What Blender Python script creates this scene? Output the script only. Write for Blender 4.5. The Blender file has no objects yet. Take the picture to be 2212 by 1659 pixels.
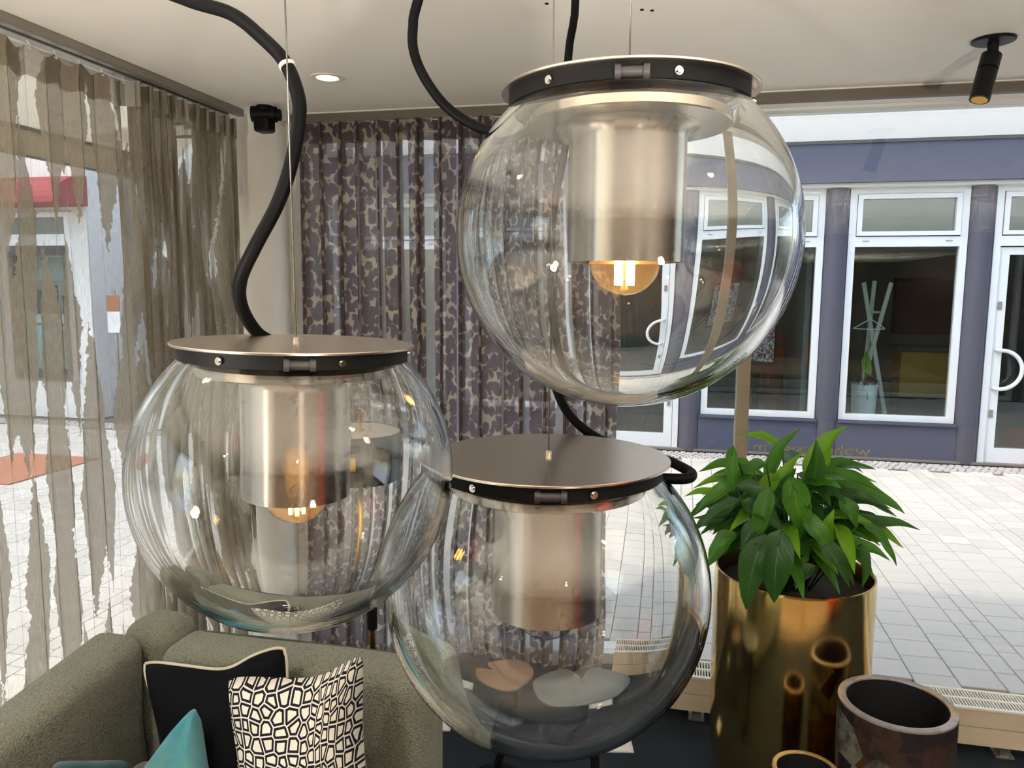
import bpy, bmesh, math, random
from mathutils import Vector, Matrix, noise
random.seed(7)
SC = bpy.context.scene
COL = SC.collection
PI = math.pi

# ------------------------------------------------------------------ camera
def make_camera():
    pitch, roll, yaw = math.radians(7.0), 0.006, math.radians(12.5)
    f = Vector((-math.sin(yaw)*math.cos(pitch), math.cos(yaw)*math.cos(pitch), -math.sin(pitch)))
    r = Vector((math.cos(yaw), math.sin(yaw), 0))
    u = r.cross(f)
    r2 = math.cos(roll)*r + math.sin(roll)*u
    u2 = -math.sin(roll)*r + math.cos(roll)*u
    cd = bpy.data.cameras.new('camera'); cd.sensor_fit = 'HORIZONTAL'
    cd.sensor_width = 36.0; cd.lens = 36.0*1660/2212; cd.clip_start = 0.02; cd.clip_end = 200
    o = bpy.data.objects.new('camera', cd); COL.objects.link(o)
    m = Matrix((r2, u2, -f)).transposed().to_4x4()
    m.translation = Vector((0, 0, 1.66)); o.matrix_world = m
    SC.camera = o
make_camera()

# ------------------------------------------------------------------ world, sun, exposure
SUN_DIR = Vector((0.60, 0.383, -1.0)).normalized()
w = bpy.data.worlds.new('sky_world'); SC.world = w; w.use_nodes = True
nt = w.node_tree; nt.nodes.clear()
sky = nt.nodes.new('ShaderNodeTexSky'); sky.sky_type = 'NISHITA'; sky.sun_disc = False
sky.sun_elevation = math.asin(-SUN_DIR.z); sky.sun_rotation = math.atan2(-SUN_DIR.x, -SUN_DIR.y)
sky.air_density = 1.0; sky.dust_density = 2.0; sky.ozone_density = 1.0
hs = nt.nodes.new('ShaderNodeHueSaturation'); hs.inputs['Saturation'].default_value = 0.8
bg = nt.nodes.new('ShaderNodeBackground'); bg.inputs[1].default_value = 0.52
wo = nt.nodes.new('ShaderNodeOutputWorld')
nt.links.new(sky.outputs[0], hs.inputs['Color']); nt.links.new(hs.outputs[0], bg.inputs[0]); nt.links.new(bg.outputs[0], wo.inputs[0])
sd = bpy.data.lights.new('sun', 'SUN'); sd.energy = 0.92; sd.angle = math.radians(0.6); sd.color = (1.0, 0.88, 0.70)
so = bpy.data.objects.new('sun', sd); COL.objects.link(so)
so.rotation_euler = SUN_DIR.to_track_quat('-Z', 'Y').to_euler(); so.location = (-6, -2, 9)
vs = SC.view_settings
vs.view_transform = 'Standard'; vs.look = 'None'; vs.gamma = 1.0; vs.use_curve_mapping = False
vs.exposure = 0.28
cy = SC.cycles
cy.use_denoising = True
cy.use_adaptive_sampling = True; cy.adaptive_threshold = 0.14; cy.adaptive_min_samples = 12
cy.max_bounces = 9; cy.transmission_bounces = 9; cy.transparent_max_bounces = 24
cy.diffuse_bounces = 3; cy.glossy_bounces = 4
cy.sample_clamp_indirect = 14.0; cy.blur_glossy = 0.6
FILL_DOWNLIGHT_W = 80.0
FILL_UPLIGHT_W = 185.0

# ------------------------------------------------------------------ material helpers
def srgb(r, g, b):
    def c(v):
        v /= 255.0
        return v/12.92 if v <= 0.04045 else ((v+0.055)/1.055)**2.4
    return (c(r), c(g), c(b), 1.0)
class NT:
    def __init__(s, name):
        s.m = bpy.data.materials.new(name); s.m.use_nodes = True
        s.t = s.m.node_tree; s.t.nodes.clear()
        s.out = s.t.nodes.new('ShaderNodeOutputMaterial')
    def n(s, typ, **kw):
        nd = s.t.nodes.new('ShaderNode'+typ)
        for k, v in kw.items(): setattr(nd, k, v)
        return nd
    def l(s, a, b): s.t.links.new(a, b)
    def set(s, inp, v):
        if hasattr(v, 'is_linked') or isinstance(v, bpy.types.NodeSocket): s.l(v, inp)
        else: inp.default_value = v
    def math(s, op, a, b=0.0, clamp=False):
        nd = s.n('Math', operation=op, use_clamp=clamp); s.set(nd.inputs[0], a); s.set(nd.inputs[1], b); return nd.outputs[0]
    def mixc(s, fac, a, b):
        nd = s.n('Mix', data_type='RGBA'); s.set(nd.inputs[0], fac); s.set(nd.inputs[6], a); s.set(nd.inputs[7], b); return nd.outputs[2]
    def mixs(s, fac, a, b):
        nd = s.n('MixShader'); s.set(nd.inputs[0], fac); s.l(a, nd.inputs[1]); s.l(b, nd.inputs[2]); return nd.outputs[0]
    def ramp(s, fac, stops, interp='LINEAR'):
        nd = s.n('ValToRGB'); cr = nd.color_ramp; cr.interpolation = interp
        while len(cr.elements) > 1: cr.elements.remove(cr.elements[-1])
        cr.elements[0].position = stops[0][0]; cr.elements[0].color = stops[0][1]
        for p, c in stops[1:]:
            e = cr.elements.new(p); e.color = c
        s.set(nd.inputs[0], fac); return nd.outputs[0]
    def coord(s, kind='Object', scale=None, rot=None, loc=None):
        o = s.n('TexCoord').outputs[kind]
        if scale is None and rot is None and loc is None: return o
        mp = s.n('Mapping'); s.l(o, mp.inputs[0])
        if loc: mp.inputs[1].default_value = loc
        if rot: mp.inputs[2].default_value = rot
        if scale: mp.inputs[3].default_value = scale
        return mp.outputs[0]
    def noise(s, vec, scale, detail=3.0, rough=0.55):
        nd = s.n('TexNoise'); s.l(vec, nd.inputs['Vector']); nd.inputs['Scale'].default_value = scale
        nd.inputs['Detail'].default_value = detail; nd.inputs['Roughness'].default_value = rough
        return nd.outputs[0]
    def voro(s, vec, scale, feature='F1', rnd=1.0, **kw):
        nd = s.n('TexVoronoi', feature=feature, **kw); s.l(vec, nd.inputs['Vector']); nd.inputs['Scale'].default_value = scale
        nd.inputs['Randomness'].default_value = rnd; return nd
    def bump(s, h, strength=0.2, dist=0.002):
        b = s.n('Bump'); b.inputs['Strength'].default_value = strength; b.inputs['Distance'].default_value = dist
        s.l(h, b.inputs['Height']); return b.outputs[0]
    def bsdf(s, color, rough=0.5, metal=0.0, normal=None, spec=None, **kw):
        p = s.n('BsdfPrincipled'); s.set(p.inputs['Base Color'], color); s.set(p.inputs['Roughness'], rough); s.set(p.inputs['Metallic'], metal)
        if normal is not None: s.l(normal, p.inputs['Normal'])
        if spec is not None: p.inputs['Specular IOR Level'].default_value = spec
        for k, v in kw.items(): s.set(p.inputs[k.replace('_', ' ')], v)
        return p.outputs[0]
    def schlick(s, mul=1.0):
        lw = s.n('LayerWeight'); lw.inputs[0].default_value = 0.5
        f5 = s.math('POWER', lw.outputs['Facing'], 5.0)
        return s.math('MULTIPLY', s.math('ADD', s.math('MULTIPLY', f5, 0.96), 0.04), mul, True)
    def done(s, sh): s.l(sh, s.out.inputs[0]); return s.m
M = {}
def plain(name, color, rough=0.5, metal=0.0, var=0.08, nscale=8.0, bump=0.0, bscale=120.0, **kw):
    """a lightly mottled procedural material"""
    k = NT(name); v = k.coord('Object')
    nz = k.noise(v, nscale)
    lo = tuple(c*(1-var) for c in color[:3])+(1,); hi = tuple(min(1, c*(1+var)) for c in color[:3])+(1,)
    c = k.mixc(nz, lo, hi)
    nrm = k.bump(k.noise(v, bscale, 4), bump, 0.001) if bump else None
    M[name] = k.done(k.bsdf(c, rough, metal, nrm, **kw)); return M[name]

# room surfaces
plain('ceiling_paint', srgb(238, 234, 226), 0.9, var=0.02, nscale=2.0, bump=0.15, bscale=60)
plain('wall_paint', srgb(232, 228, 218), 0.85, var=0.02, nscale=3.0, bump=0.2, bscale=90)
plain('taupe_paint', srgb(74, 58, 48), 0.85, var=0.03, nscale=3.0)
plain('column_paint', srgb(236, 232, 222), 0.7, var=0.02, nscale=3.0, bump=0.3, bscale=70)
def carpet():
    k = NT('carpet'); v = k.coord('Object')
    c = k.mixc(k.noise(v, 260, 2), srgb(26, 29, 33), srgb(52, 57, 62))
    c = k.mixc(k.math('MULTIPLY', k.noise(v, 1.6, 2), 0.5), c, srgb(30, 42, 52))
    M['carpet'] = k.done(k.bsdf(c, 0.95, normal=k.bump(k.noise(v, 500, 2), 0.5, 0.003), spec=0.2))
carpet()
plain('pale_floor', srgb(128, 108, 88), 0.5, var=0.05)
plain('white_frame', srgb(235, 235, 230), 0.4, var=0.02)
plain('shop_frame', srgb(208, 209, 208), 0.45, var=0.02)
plain('beige_post', srgb(160, 147, 126), 0.45, var=0.03)
plain('rail_metal', srgb(150, 144, 134), 0.35, 0.6, var=0.04)
plain('rail_dark', srgb(116, 107, 96), 0.45, 0.3, var=0.08, nscale=3)
plain('black_satin', srgb(9, 9, 11), 0.42, var=0.1, spec=0.3)
plain('black_matt', srgb(9, 9, 10), 0.6, var=0.1, spec=0.2)
plain('black_rubber', srgb(7, 7, 9), 0.55, var=0.15, nscale=40, bump=0.1, bscale=300, spec=0.1)
plain('steel_wire', srgb(120, 118, 115), 0.35, 0.9)
plain('chrome', srgb(205, 203, 200), 0.12, 1.0, var=0.02)
plain('plastic_tie', srgb(205, 200, 190), 0.4)
plain('brass', srgb(196, 148, 62), 0.25, 1.0, var=0.06)
def thin_glass(name, tint=(1, 1, 1, 1), refl=1.0, ior=1.45):
    k = NT(name)
    tr = k.n('BsdfTransparent'); tr.inputs[0].default_value = tint
    gl = k.n('BsdfGlossy'); gl.inputs['Roughness'].default_value = 0.0
    M[name] = k.done(k.mixs(k.schlick(refl), tr.outputs[0], gl.outputs[0]))
thin_glass('pane_glass', (0.96, 0.98, 0.97, 1), 0.9)
thin_glass('shop_glass', (0.80, 0.86, 0.84, 1), 1.8)
def amber_bulb():
    k = NT('bulb_glass')
    tr = k.n('BsdfTransparent'); tr.inputs[0].default_value = (1.0, 0.94, 0.85, 1)
    tl = k.n('BsdfTranslucent'); tl.inputs[0].default_value = (1.0, 0.80, 0.55, 1)
    gl = k.n('BsdfGlossy'); gl.inputs['Roughness'].default_value = 0.0
    M['bulb_glass'] = k.done(k.mixs(k.schlick(1.5), k.mixs(0.06, tr.outputs[0], tl.outputs[0]), gl.outputs[0]))
amber_bulb()
thin_glass('bulb_glass_clear', (0.94, 0.95, 0.94, 1), 1.6)
def globe_glass():
    k = NT('globe_glass')
    g = k.n('BsdfGlass'); g.inputs['Color'].default_value = (0.985, 0.99, 0.985, 1); g.inputs['Roughness'].default_value = 0.0; g.inputs['IOR'].default_value = 1.5
    M['globe_glass'] = k.done(g.outputs[0])
globe_glass()
def brushed(name, color, rough, aniso, tangent=True, streak=0.02):
    k = NT(name); v = k.coord('Object', scale=(1, 1, 60))
    st = k.noise(v, 14, 3)
    c = k.mixc(st, tuple(x*(1-streak*0.5) for x in color[:3])+(1,), color)
    r = k.math('ADD', k.math('MULTIPLY', st, 0.012), rough-0.006)
    kw = {}
    p = k.n('BsdfPrincipled'); k.set(p.inputs['Base Color'], c); k.set(p.inputs['Roughness'], r); p.inputs['Metallic'].default_value = 1.0
    if tangent:
        p.inputs['Anisotropic'].default_value = aniso; p.inputs['Anisotropic Rotation'].default_value = 0.25
        t = k.n('Tangent', direction_type='RADIAL', axis='Z'); k.l(t.outputs[0], p.inputs['Tangent'])
    M[name] = k.done(p.outputs[0])
brushed('brushed_nickel', srgb(188, 180, 172), 0.27, 0.72)
brushed('satin_plate', srgb(222, 210, 196), 0.26, 0.0, False)
brushed('flange_metal', srgb(200, 190, 176), 0.16, 0.0, False)
def emit(name, color, strength):
    k = NT(name); e = k.n('Emission'); e.inputs[0].default_value = color; e.inputs[1].default_value = strength
    M[name] = k.done(e.outputs[0])
emit('filament_bright', (1.0, 0.58, 0.18, 1), 130.0)
emit('filament_warm', (1.0, 0.50, 0.10, 1), 40.0)
plain('filament_off', srgb(190, 170, 120), 0.5)
emit('downlight_glow', (1.0, 0.62, 0.28, 1), 7.0)
# fabrics
def sofa_fabric():
    k = NT('sofa_fabric'); v = k.coord('Object')
    vo = k.voro(v, 230)
    c = k.mixc(vo.outputs['Distance'], srgb(142, 142, 124), srgb(92, 93, 80))
    c = k.mixc(k.math('MULTIPLY', k.noise(v, 3, 2), 0.35), c, srgb(122, 122, 104))
    M['sofa_fabric'] = k.done(k.bsdf(c, 0.95, normal=k.bump(vo.outputs['Distance'], 0.7, 0.003), spec=0.15, Sheen_Weight=0.15))
sofa_fabric()
def velvet(name, a, b, sheen=0.4, scale=9):
    k = NT(name); v = k.coord('Object')
    c = k.mixc(k.ramp(k.noise(v, scale, 3), [(0.35, (0, 0, 0, 1)), (0.65, (1, 1, 1, 1))]), a, b)
    M[name] = k.done(k.bsdf(c, 0.8, normal=k.bump(k.noise(v, 300, 2), 0.3, 0.001), spec=0.12, Sheen_Weight=sheen))
velvet('black_velvet', srgb(5, 5, 8), srgb(10, 10, 13), 0.0)
velvet('teal_velvet', srgb(44, 122, 138), srgb(104, 150, 146), 0.3)
velvet('dark_teal_velvet', srgb(14, 50, 54), srgb(26, 66, 68), 0.2)
plain('piping_cord', srgb(196, 186, 162), 0.8, bump=0.4, bscale=400)
plain('seam_thread', srgb(70, 74, 60), 0.9)
plain('white_tag', srgb(228, 226, 220), 0.6)
def pattern_fabric():
    k = NT('pentagon_fabric')
    v = k.coord('UV'); 
    d = k.voro(v, 14.5, 'DISTANCE_TO_EDGE', 0.62, voronoi_dimensions='2D').outputs['Distance']
    jag = k.math('MULTIPLY', k.math('SUBTRACT', k.noise(v, 90, 2), 0.5), 0.035)
    d2 = k.math('ADD', d, jag)
    cream = srgb(226, 218, 200); navy = srgb(27, 26, 38)
    c = k.ramp(d2, [(0.0, cream), (0.05, navy), (0.225, cream)], 'CONSTANT')
    M['pentagon_fabric'] = k.done(k.bsdf(c, 0.85, normal=k.bump(k.noise(v, 700, 2), 0.3, 0.001), spec=0.2))
pattern_fabric()
def leaf_curtain(name, header=False):
    """woven leaf-motif sheer: dense tan leaf blades on an open see-through ground, UV in metres"""
    k = NT(name); uv = k.coord('UV')
    jn = k.n('TexNoise'); k.l(uv, jn.inputs['Vector']); jn.inputs['Scale'].default_value = 42; jn.inputs['Detail'].default_value = 3
    sub = k.n('VectorMath', operation='SUBTRACT'); k.l(jn.outputs['Color'], sub.inputs[0]); sub.inputs[1].default_value = (0.5, 0.5, 0.5)
    sc = k.n('VectorMath', operation='MULTIPLY'); k.l(sub.outputs[0], sc.inputs[0]); sc.inputs[1].default_value = (0.028, 0.11, 0)
    add = k.n('VectorMath', operation='ADD'); k.l(uv, add.inputs[0]); k.l(sc.outputs[0], add.inputs[1])
    masks = []
    for rot, loc, thr in ((0.13, (0, 0, 0), 0.45), (-0.15, (3.3, 1.7, 0), 0.40)):
        mp = k.n('Mapping'); k.l(add.outputs[0], mp.inputs[0]); mp.inputs[1].default_value = loc; mp.inputs[2].default_value = (0, 0, rot); mp.inputs[3].default_value = (7.6, 1.25, 1)
        vo = k.voro(mp.outputs[0], 1.0, 'F1', 0.85, voronoi_dimensions='2D', distance='MINKOWSKI'); vo.inputs['Exponent'].default_value = 0.95
        masks.append(k.math('LESS_THAN', vo.outputs['Distance'], thr))
    leaf = k.math('MAXIMUM', masks[0], masks[1])
    fine = k.noise(k.coord('UV', scale=(300, 30, 1)), 1.0, 2)
    tan = k.mixc(fine, srgb(146, 135, 117), srgb(180, 170, 152))
    pale = srgb(190, 184, 172)
    c = k.mixc(leaf, pale, tan)
    df = k.n('BsdfDiffuse'); k.l(c, df.inputs[0])
    tl = k.n('BsdfTranslucent'); k.l(c, tl.inputs[0])
    cloth = k.mixs(0.52, df.outputs[0], tl.outputs[0])
    tr = k.n('BsdfTransparent')
    if header: a = 0.93
    else:
        holes = k.math('MULTIPLY', k.math('SUBTRACT', fine, 0.45), 0.5)
        a = k.math('ADD', k.math('MULTIPLY', leaf, 0.62), k.math('ADD', 0.24, holes), True)
    M[name] = k.done(k.mixs(a, tr.outputs[0], cloth))
leaf_curtain('leaf_sheer'); leaf_curtain('leaf_sheer_header', True)
def spot_curtain(name, header=False):
    """animal-spot print on a light sheer, UV in metres; some strips are left pale and clearer, as backlit single layers look"""
    k = NT(name); uv = k.coord('UV')
    jn = k.n('TexNoise'); k.l(uv, jn.inputs['Vector']); jn.inputs['Scale'].default_value = 22; jn.inputs['Detail'].default_value = 2
    sub = k.n('VectorMath', operation='SUBTRACT'); k.l(jn.outputs['Color'], sub.inputs[0]); sub.inputs[1].default_value = (0.5, 0.5, 0.5)
    sc = k.n('VectorMath', operation='MULTIPLY'); k.l(sub.outputs[0], sc.inputs[0]); sc.inputs[1].default_value = (0.034, 0.05, 0)
    add = k.n('VectorMath', operation='ADD'); k.l(uv, add.inputs[0]); k.l(sc.outputs[0], add.inputs[1])
    mp = k.n('Mapping'); k.l(add.outputs[0], mp.inputs[0]); mp.inputs[3].default_value = (40, 27, 1)
    d = k.voro(mp.outputs[0], 1.0, 'SMOOTH_F1', 0.85, voronoi_dimensions='2D'); d.inputs['Smoothness'].default_value = 0.12
    d = d.outputs['Distance']
    wd = k.math('MULTIPLY', k.math('SUBTRACT', k.noise(k.coord('UV', scale=(7, 17, 1)), 1.0, 2), 0.5), 0.55)
    spot = k.ramp(k.math('ADD', d, wd), [(0.50, (1, 1, 1, 1)), (0.63, (0, 0, 0, 1))])
    sx = k.n('SeparateXYZ'); k.l(uv, sx.inputs[0])
    ph = k.math('FRACT', k.math('MULTIPLY', sx.outputs[0], 4.1))
    strip = k.math('LESS_THAN', ph, 0.16)  # pale bands put the backlight of single layers into the cloth colour
    dark = k.mixc(k.noise(uv, 14, 2), srgb(110, 98, 101), srgb(140, 127, 130))
    beige = srgb(208, 196, 174)
    c = k.mixc(spot, beige, dark)
    c = k.mixc(k.math('MULTIPLY', strip, 0.0 if header else 0.75), c, srgb(220, 220, 222))
    df = k.n('BsdfDiffuse'); k.l(c, df.inputs[0]); tl = k.n('BsdfTranslucent'); k.l(c, tl.inputs[0])
    cloth = k.mixs(0.62, df.outputs[0], tl.outputs[0]); tr = k.n('BsdfTransparent')
    if header: a = 0.93
    else: a = k.math('SUBTRACT', k.math('ADD', 0.86, k.math('MULTIPLY', spot, 0.04)), k.math('MULTIPLY', strip, 0.36), True)
    M[name] = k.done(k.mixs(a, tr.outputs[0], cloth))
spot_curtain('spot_sheer'); spot_curtain('spot_sheer_header', True)
# plants and pots
def leaf_mat(name, a, b):
    k = NT(name); v = k.coord('UV')
    sx = k.n('SeparateXYZ'); k.l(v, sx.inputs[0])
    across = k.math('ABSOLUTE', k.math('SUBTRACT', sx.outputs[0], 0.5))
    vein = k.math('FRACT', k.math('ADD', k.math('MULTIPLY', sx.outputs[1], 9.0), k.math('MULTIPLY', across, -6.0)))
    vv = k.ramp(vein, [(0.0, (0.0, 0, 0, 1)), (0.12, (1, 1, 1, 1)), (0.9, (1, 1, 1, 1)), (1.0, (0, 0, 0, 1))])
    mid = k.math('LESS_THAN', across, 0.018)
    c = k.mixc(k.noise(k.coord('Object'), 12, 2), a, b)
    c = k.mixc(k.math('MULTIPLY', mid, 0.5), c, srgb(120, 165, 70))
    p = k.bsdf(c, 0.32, normal=k.bump(vv, 0.35, 0.002), spec=0.45)
    tl = k.n('BsdfTranslucent'); k.set(tl.inputs[0], k.mixc(0.5, c, srgb(110, 170, 20)))
    M[name] = k.done(k.mixs(0.36, p, tl.outputs[0]))
leaf_mat('leaf_green', srgb(44, 100, 26), srgb(80, 138, 36))
leaf_mat('leaf_light', srgb(96, 150, 20), srgb(134, 182, 34))
leaf_mat('leaf_dark', srgb(32, 72, 32), srgb(54, 98, 40))
plain('stem_green', srgb(60, 100, 36), 0.5)
plain('soil', srgb(38, 28, 20), 0.95, bump=0.8, bscale=80)
def gold():
    k = NT('gold_metal'); v = k.coord('Object')
    n1 = k.noise(v, 5, 3); n2 = k.noise(v, 60, 3)
    c = k.mixc(n1, srgb(236, 208, 142), srgb(216, 180, 106))
    r = k.math('ADD', k.math('MULTIPLY', n2, 0.10), 0.10)
    M['gold_metal'] = k.done(k.bsdf(c, r, 1.0, k.bump(k.noise(v, 7, 2), 0.10, 0.01)))
gold()
def shellpot(name, cols, rough=0.22):
    k = NT(name); v = k.coord('Object'); vo = k.voro(v, 9.0, 'F1', 1.0)
    t = k.n('SeparateColor'); k.l(vo.outputs['Color'], t.inputs[0])
    c = k.ramp(t.outputs[0], [(i/len(cols), x) for i, x in enumerate(cols)], 'CONSTANT')
    c = k.mixc(k.ramp(k.noise(v, 16, 5, 0.7), [(0.45, (0, 0, 0, 1)), (0.60, (0.75, 0.75, 0.75, 1))]), c, tuple(x*0.7 for x in cols[0][:3])+(1,))
    e = k.voro(v, 9.0, 'DISTANCE_TO_EDGE', 1.0).outputs['Distance']
    M[name] = k.done(k.bsdf(c, rough, 0.25, k.bump(k.math('MINIMUM', e, 0.06), 0.3, 0.01)))
shellpot('slate_shell', [srgb(50, 42, 42), srgb(70, 52, 44), srgb(96, 92, 76), srgb(58, 40, 44), srgb(120, 116, 100), srgb(84, 56, 40), srgb(50, 36, 46)])
shellpot('rim_shell', [srgb(146, 136, 136), srgb(160, 150, 146), srgb(152, 142, 146), srgb(176, 146, 104)], 0.3)
shellpot('rim_gold_shell', [srgb(186, 150, 96), srgb(170, 134, 84), srgb(196, 166, 116)], 0.3)
plain('pot_inner', srgb(10, 10, 12), 0.6, bump=0.3)
plain('grey_lacquer', srgb(108, 116, 118), 0.35, var=0.06)
plain('bronze_lacquer', srgb(150, 118, 96), 0.35, var=0.1)
plain('radiator_cream', srgb(206, 190, 164), 0.45, var=0.02)
plain('radiator_white', srgb(226, 222, 208), 0.45, var=0.02)
plain('shade_black', srgb(14, 14, 14), 0.16, var=0.1)
plain('shade_top', srgb(170, 162, 150), 0.5)
# street
def paver_mat():
    k = NT('paver_stone'); g = k.n('NewGeometry')
    v = k.coord('Object')
    c = k.mixc(g.outputs['Random Per Island'], srgb(188, 181, 169), srgb(206, 198, 185))
    c = k.mixc(k.math('MULTIPLY', k.noise(v, 1.2, 3), 0.35), c, srgb(182, 180, 178))
    sp = k.voro(v, 70, 'F1', 1.0).outputs['Distance']
    c = k.mixc(k.ramp(sp, [(0.10, (0.5, 0.5, 0.5, 1)), (0.2, (0, 0, 0, 1))]), c, srgb(225, 224, 222))
    M['paver_stone'] = k.done(k.bsdf(c, 0.85, normal=k.bump(k.noise(v, 160, 3), 0.25, 0.002), spec=0.25))
paver_mat()
plain('paver_joint', srgb(92, 88, 82), 0.95, var=0.15)
plain('cobble', srgb(176, 172, 166), 0.8, var=0.2, nscale=14, bump=0.3)
plain('terracotta', srgb(168, 104, 70), 0.9, var=0.15, nscale=20, bump=0.3)
plain('blue_grey_wall', srgb(68, 71, 88), 0.75, var=0.06, nscale=2.5, bump=0.15, bscale=60)
plain('dark_column', srgb(70, 69, 80), 0.6, var=0.12, nscale=3, bump=0.1)
plain('upper_white', srgb(190, 186, 180), 0.8, var=0.02)
plain('shop_interior', srgb(120, 124, 120), 0.9, var=0.1)
plain('shop_floor', srgb(110, 104, 96), 0.8, var=0.1)
plain('cream_wall', srgb(226, 222, 214), 0.85, var=0.03)
plain('red_awning', srgb(150, 40, 52), 0.8, var=0.06)
def awning_mat(name, col):
    k = NT(name); c = k.mixc(k.noise(k.coord('Object'), 3, 2), col, tuple(x*0.95 for x in col[:3])+(1,))
    d = k.n('BsdfDiffuse'); k.l(c, d.inputs[0]); t = k.n('BsdfTranslucent'); k.l(c, t.inputs[0])
    M[name] = k.done(k.mixs(0.45, d.outputs[0], t.outputs[0]))
awning_mat('awning_cloth', srgb(238, 232, 220)); awning_mat('awning_beige', srgb(186, 172, 150))
plain('dark_bar', srgb(58, 56, 56), 0.5)
plain('sign_blue', srgb(186, 206, 214), 0.5)
plain('sign_white', srgb(232, 230, 226), 0.5)
plain('sign_brown', srgb(120, 84, 64), 0.6)
plain('yellow_lacquer', srgb(190, 136, 24), 0.5)
plain('red_fabric', srgb(120, 26, 28), 0.7)
plain('orange_fabric', srgb(196, 62, 22), 0.75)
plain('pale_wood', srgb(212, 206, 192), 0.5)
plain('gold_letter', srgb(196, 176, 120), 0.4, var=0.02)
def abstract_art():
    k = NT('abstract_art'); v = k.coord('Generated')
    n = k.noise(v, 5.0, 4, 0.7)
    c = k.ramp(n, [(0.0, srgb(20, 18, 30)), (0.40, srgb(82, 60, 130)), (0.47, srgb(230, 220, 216)), (0.52, srgb(30, 24, 34)), (0.57, srgb(208, 110, 120)), (0.63, srgb(90, 40, 60)), (0.7, srgb(200, 196, 190))], 'CONSTANT')
    M['abstract_art'] = k.done(k.bsdf(c, 0.5))
abstract_art()

# ------------------------------------------------------------------ mesh helpers
class MB:
    def __init__(s): s.v = []; s.f = []; s.uv = None
    def box(s, x0, x1, y0, y1, z0, z1):
        b = len(s.v)
        s.v += [(x0, y0, z0), (x1, y0, z0), (x1, y1, z0), (x0, y1, z0), (x0, y0, z1), (x1, y0, z1), (x1, y1, z1), (x0, y1, z1)]
        s.f += [tuple(b+i for i in q) for q in ((3, 2, 1, 0), (4, 5, 6, 7), (0, 1, 5, 4), (1, 2, 6, 5), (2, 3, 7, 6), (3, 0, 4, 7))]
        return s
    def lathe(s, prof, c=(0, 0, 0), n=48, closed=False, cap0=False, cap1=False):
        b = len(s.v); m = len(prof)
        for r, z in prof:
            for i in range(n):
                a = 2*PI*i/n; s.v.append((c[0]+r*math.cos(a), c[1]+r*math.sin(a), c[2]+z))
        for j in range(m if closed else m-1):
            j2 = (j+1) % m
            for i in range(n):
                i2 = (i+1) % n
                s.f.append((b+j*n+i, b+j*n+i2, b+j2*n+i2, b+j2*n+i))
        if cap0: s.f.append(tuple(b+i for i in reversed(range(n))))
        if cap1: s.f.append(tuple(b+(m-1)*n+i for i in range(n)))
        return s
    def tube(s, pts, r, n=10, caps=True):
        pts = [Vector(p) for p in pts]; b = len(s.v); N = len(pts)
        up = None
        for i, p in enumerate(pts):
            d = (pts[min(i+1, N-1)]-pts[max(i-1, 0)]).normalized()
            if up is None:
                up = Vector((0, 0, 1)) if abs(d.z) < 0.9 else Vector((1, 0, 0))
            side = d.cross(up).normalized(); up = side.cross(d).normalized()
            rr = r[i] if isinstance(r, (list, tuple)) else r
            for k in range(n):
                a = 2*PI*k/n; q = p+side*(rr*math.cos(a))+up*(rr*math.sin(a)); s.v.append(tuple(q))
        for i in range(N-1):
            for k in range(n):
                k2 = (k+1) % n
                s.f.append((b+i*n+k, b+i*n+k2, b+(i+1)*n+k2, b+(i+1)*n+k))
        if caps:
            s.f.append(tuple(b+k for k in reversed(range(n)))); s.f.append(tuple(b+(N-1)*n+k for k in range(n)))
        return s
    def bar(s, a, b_, wx, wy):
        """square bar from a to b_"""
        a = Vector(a); b_ = Vector(b_); d = (b_-a).normalized()
        up = Vector((0, 0, 1)) if abs(d.z) < 0.9 else Vector((0, 1, 0))
        sd_ = d.cross(up).normalized(); u2 = sd_.cross(d).normalized(); b = len(s.v)
        for p in (a, b_):
            for i, j in ((-1, -1), (1, -1), (1, 1), (-1, 1)): s.v.append(tuple(p+sd_*(wx*i/2)+u2*(wy*j/2)))
        s.f += [tuple(b+i for i in q) for q in ((3, 2, 1, 0), (4, 5, 6, 7), (0, 1, 5, 4), (1, 2, 6, 5), (2, 3, 7, 6), (3, 0, 4, 7))]
        return s
    def mesh(s, name, smooth=False):
        me = bpy.data.meshes.new(name); me.from_pydata(s.v, [], s.f)
        if s.uv:
            ul = me.uv_layers.new(name='UVMap')
            for lp in me.loops: ul.data[lp.index].uv = s.uv[lp.vertex_index]
        if smooth: me.polygons.foreach_set('use_smooth', [True]*len(me.polygons))
        me.validate(); me.update()
        return me
def fixn(me):
    bm = bmesh.new(); bm.from_mesh(me); bmesh.ops.recalc_face_normals(bm, faces=bm.faces); bm.to_mesh(me); bm.free(); return me
def obj(name, mb, mat, parent=None, smooth=False, recalc=True, sharp=None, bevel=0.0):
    me = mb.mesh(name, smooth) if isinstance(mb, MB) else mb
    if recalc: fixn(me)
    if bevel:
        bm = bmesh.new(); bm.from_mesh(me)
        bmesh.ops.bevel(bm, geom=[e for e in bm.edges], offset=bevel, segments=2, affect='EDGES', profile=0.5, clamp_overlap=True)
        bm.to_mesh(me); bm.free()
    o = bpy.data.objects.new(name, me); COL.objects.link(o)
    if mat: me.materials.append(M[mat])
    if sharp and smooth: me.set_sharp_from_angle(angle=math.radians(sharp))
    if parent: 
        o.parent = parent
        # geometry is written in the parent's space
    return o
def tag(o, label=None, cat=None, group=None, kind=None):
    if label: o['label'] = label
    if cat: o['category'] = cat
    if group: o['group'] = group
    if kind: o['kind'] = kind
    return o
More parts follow.
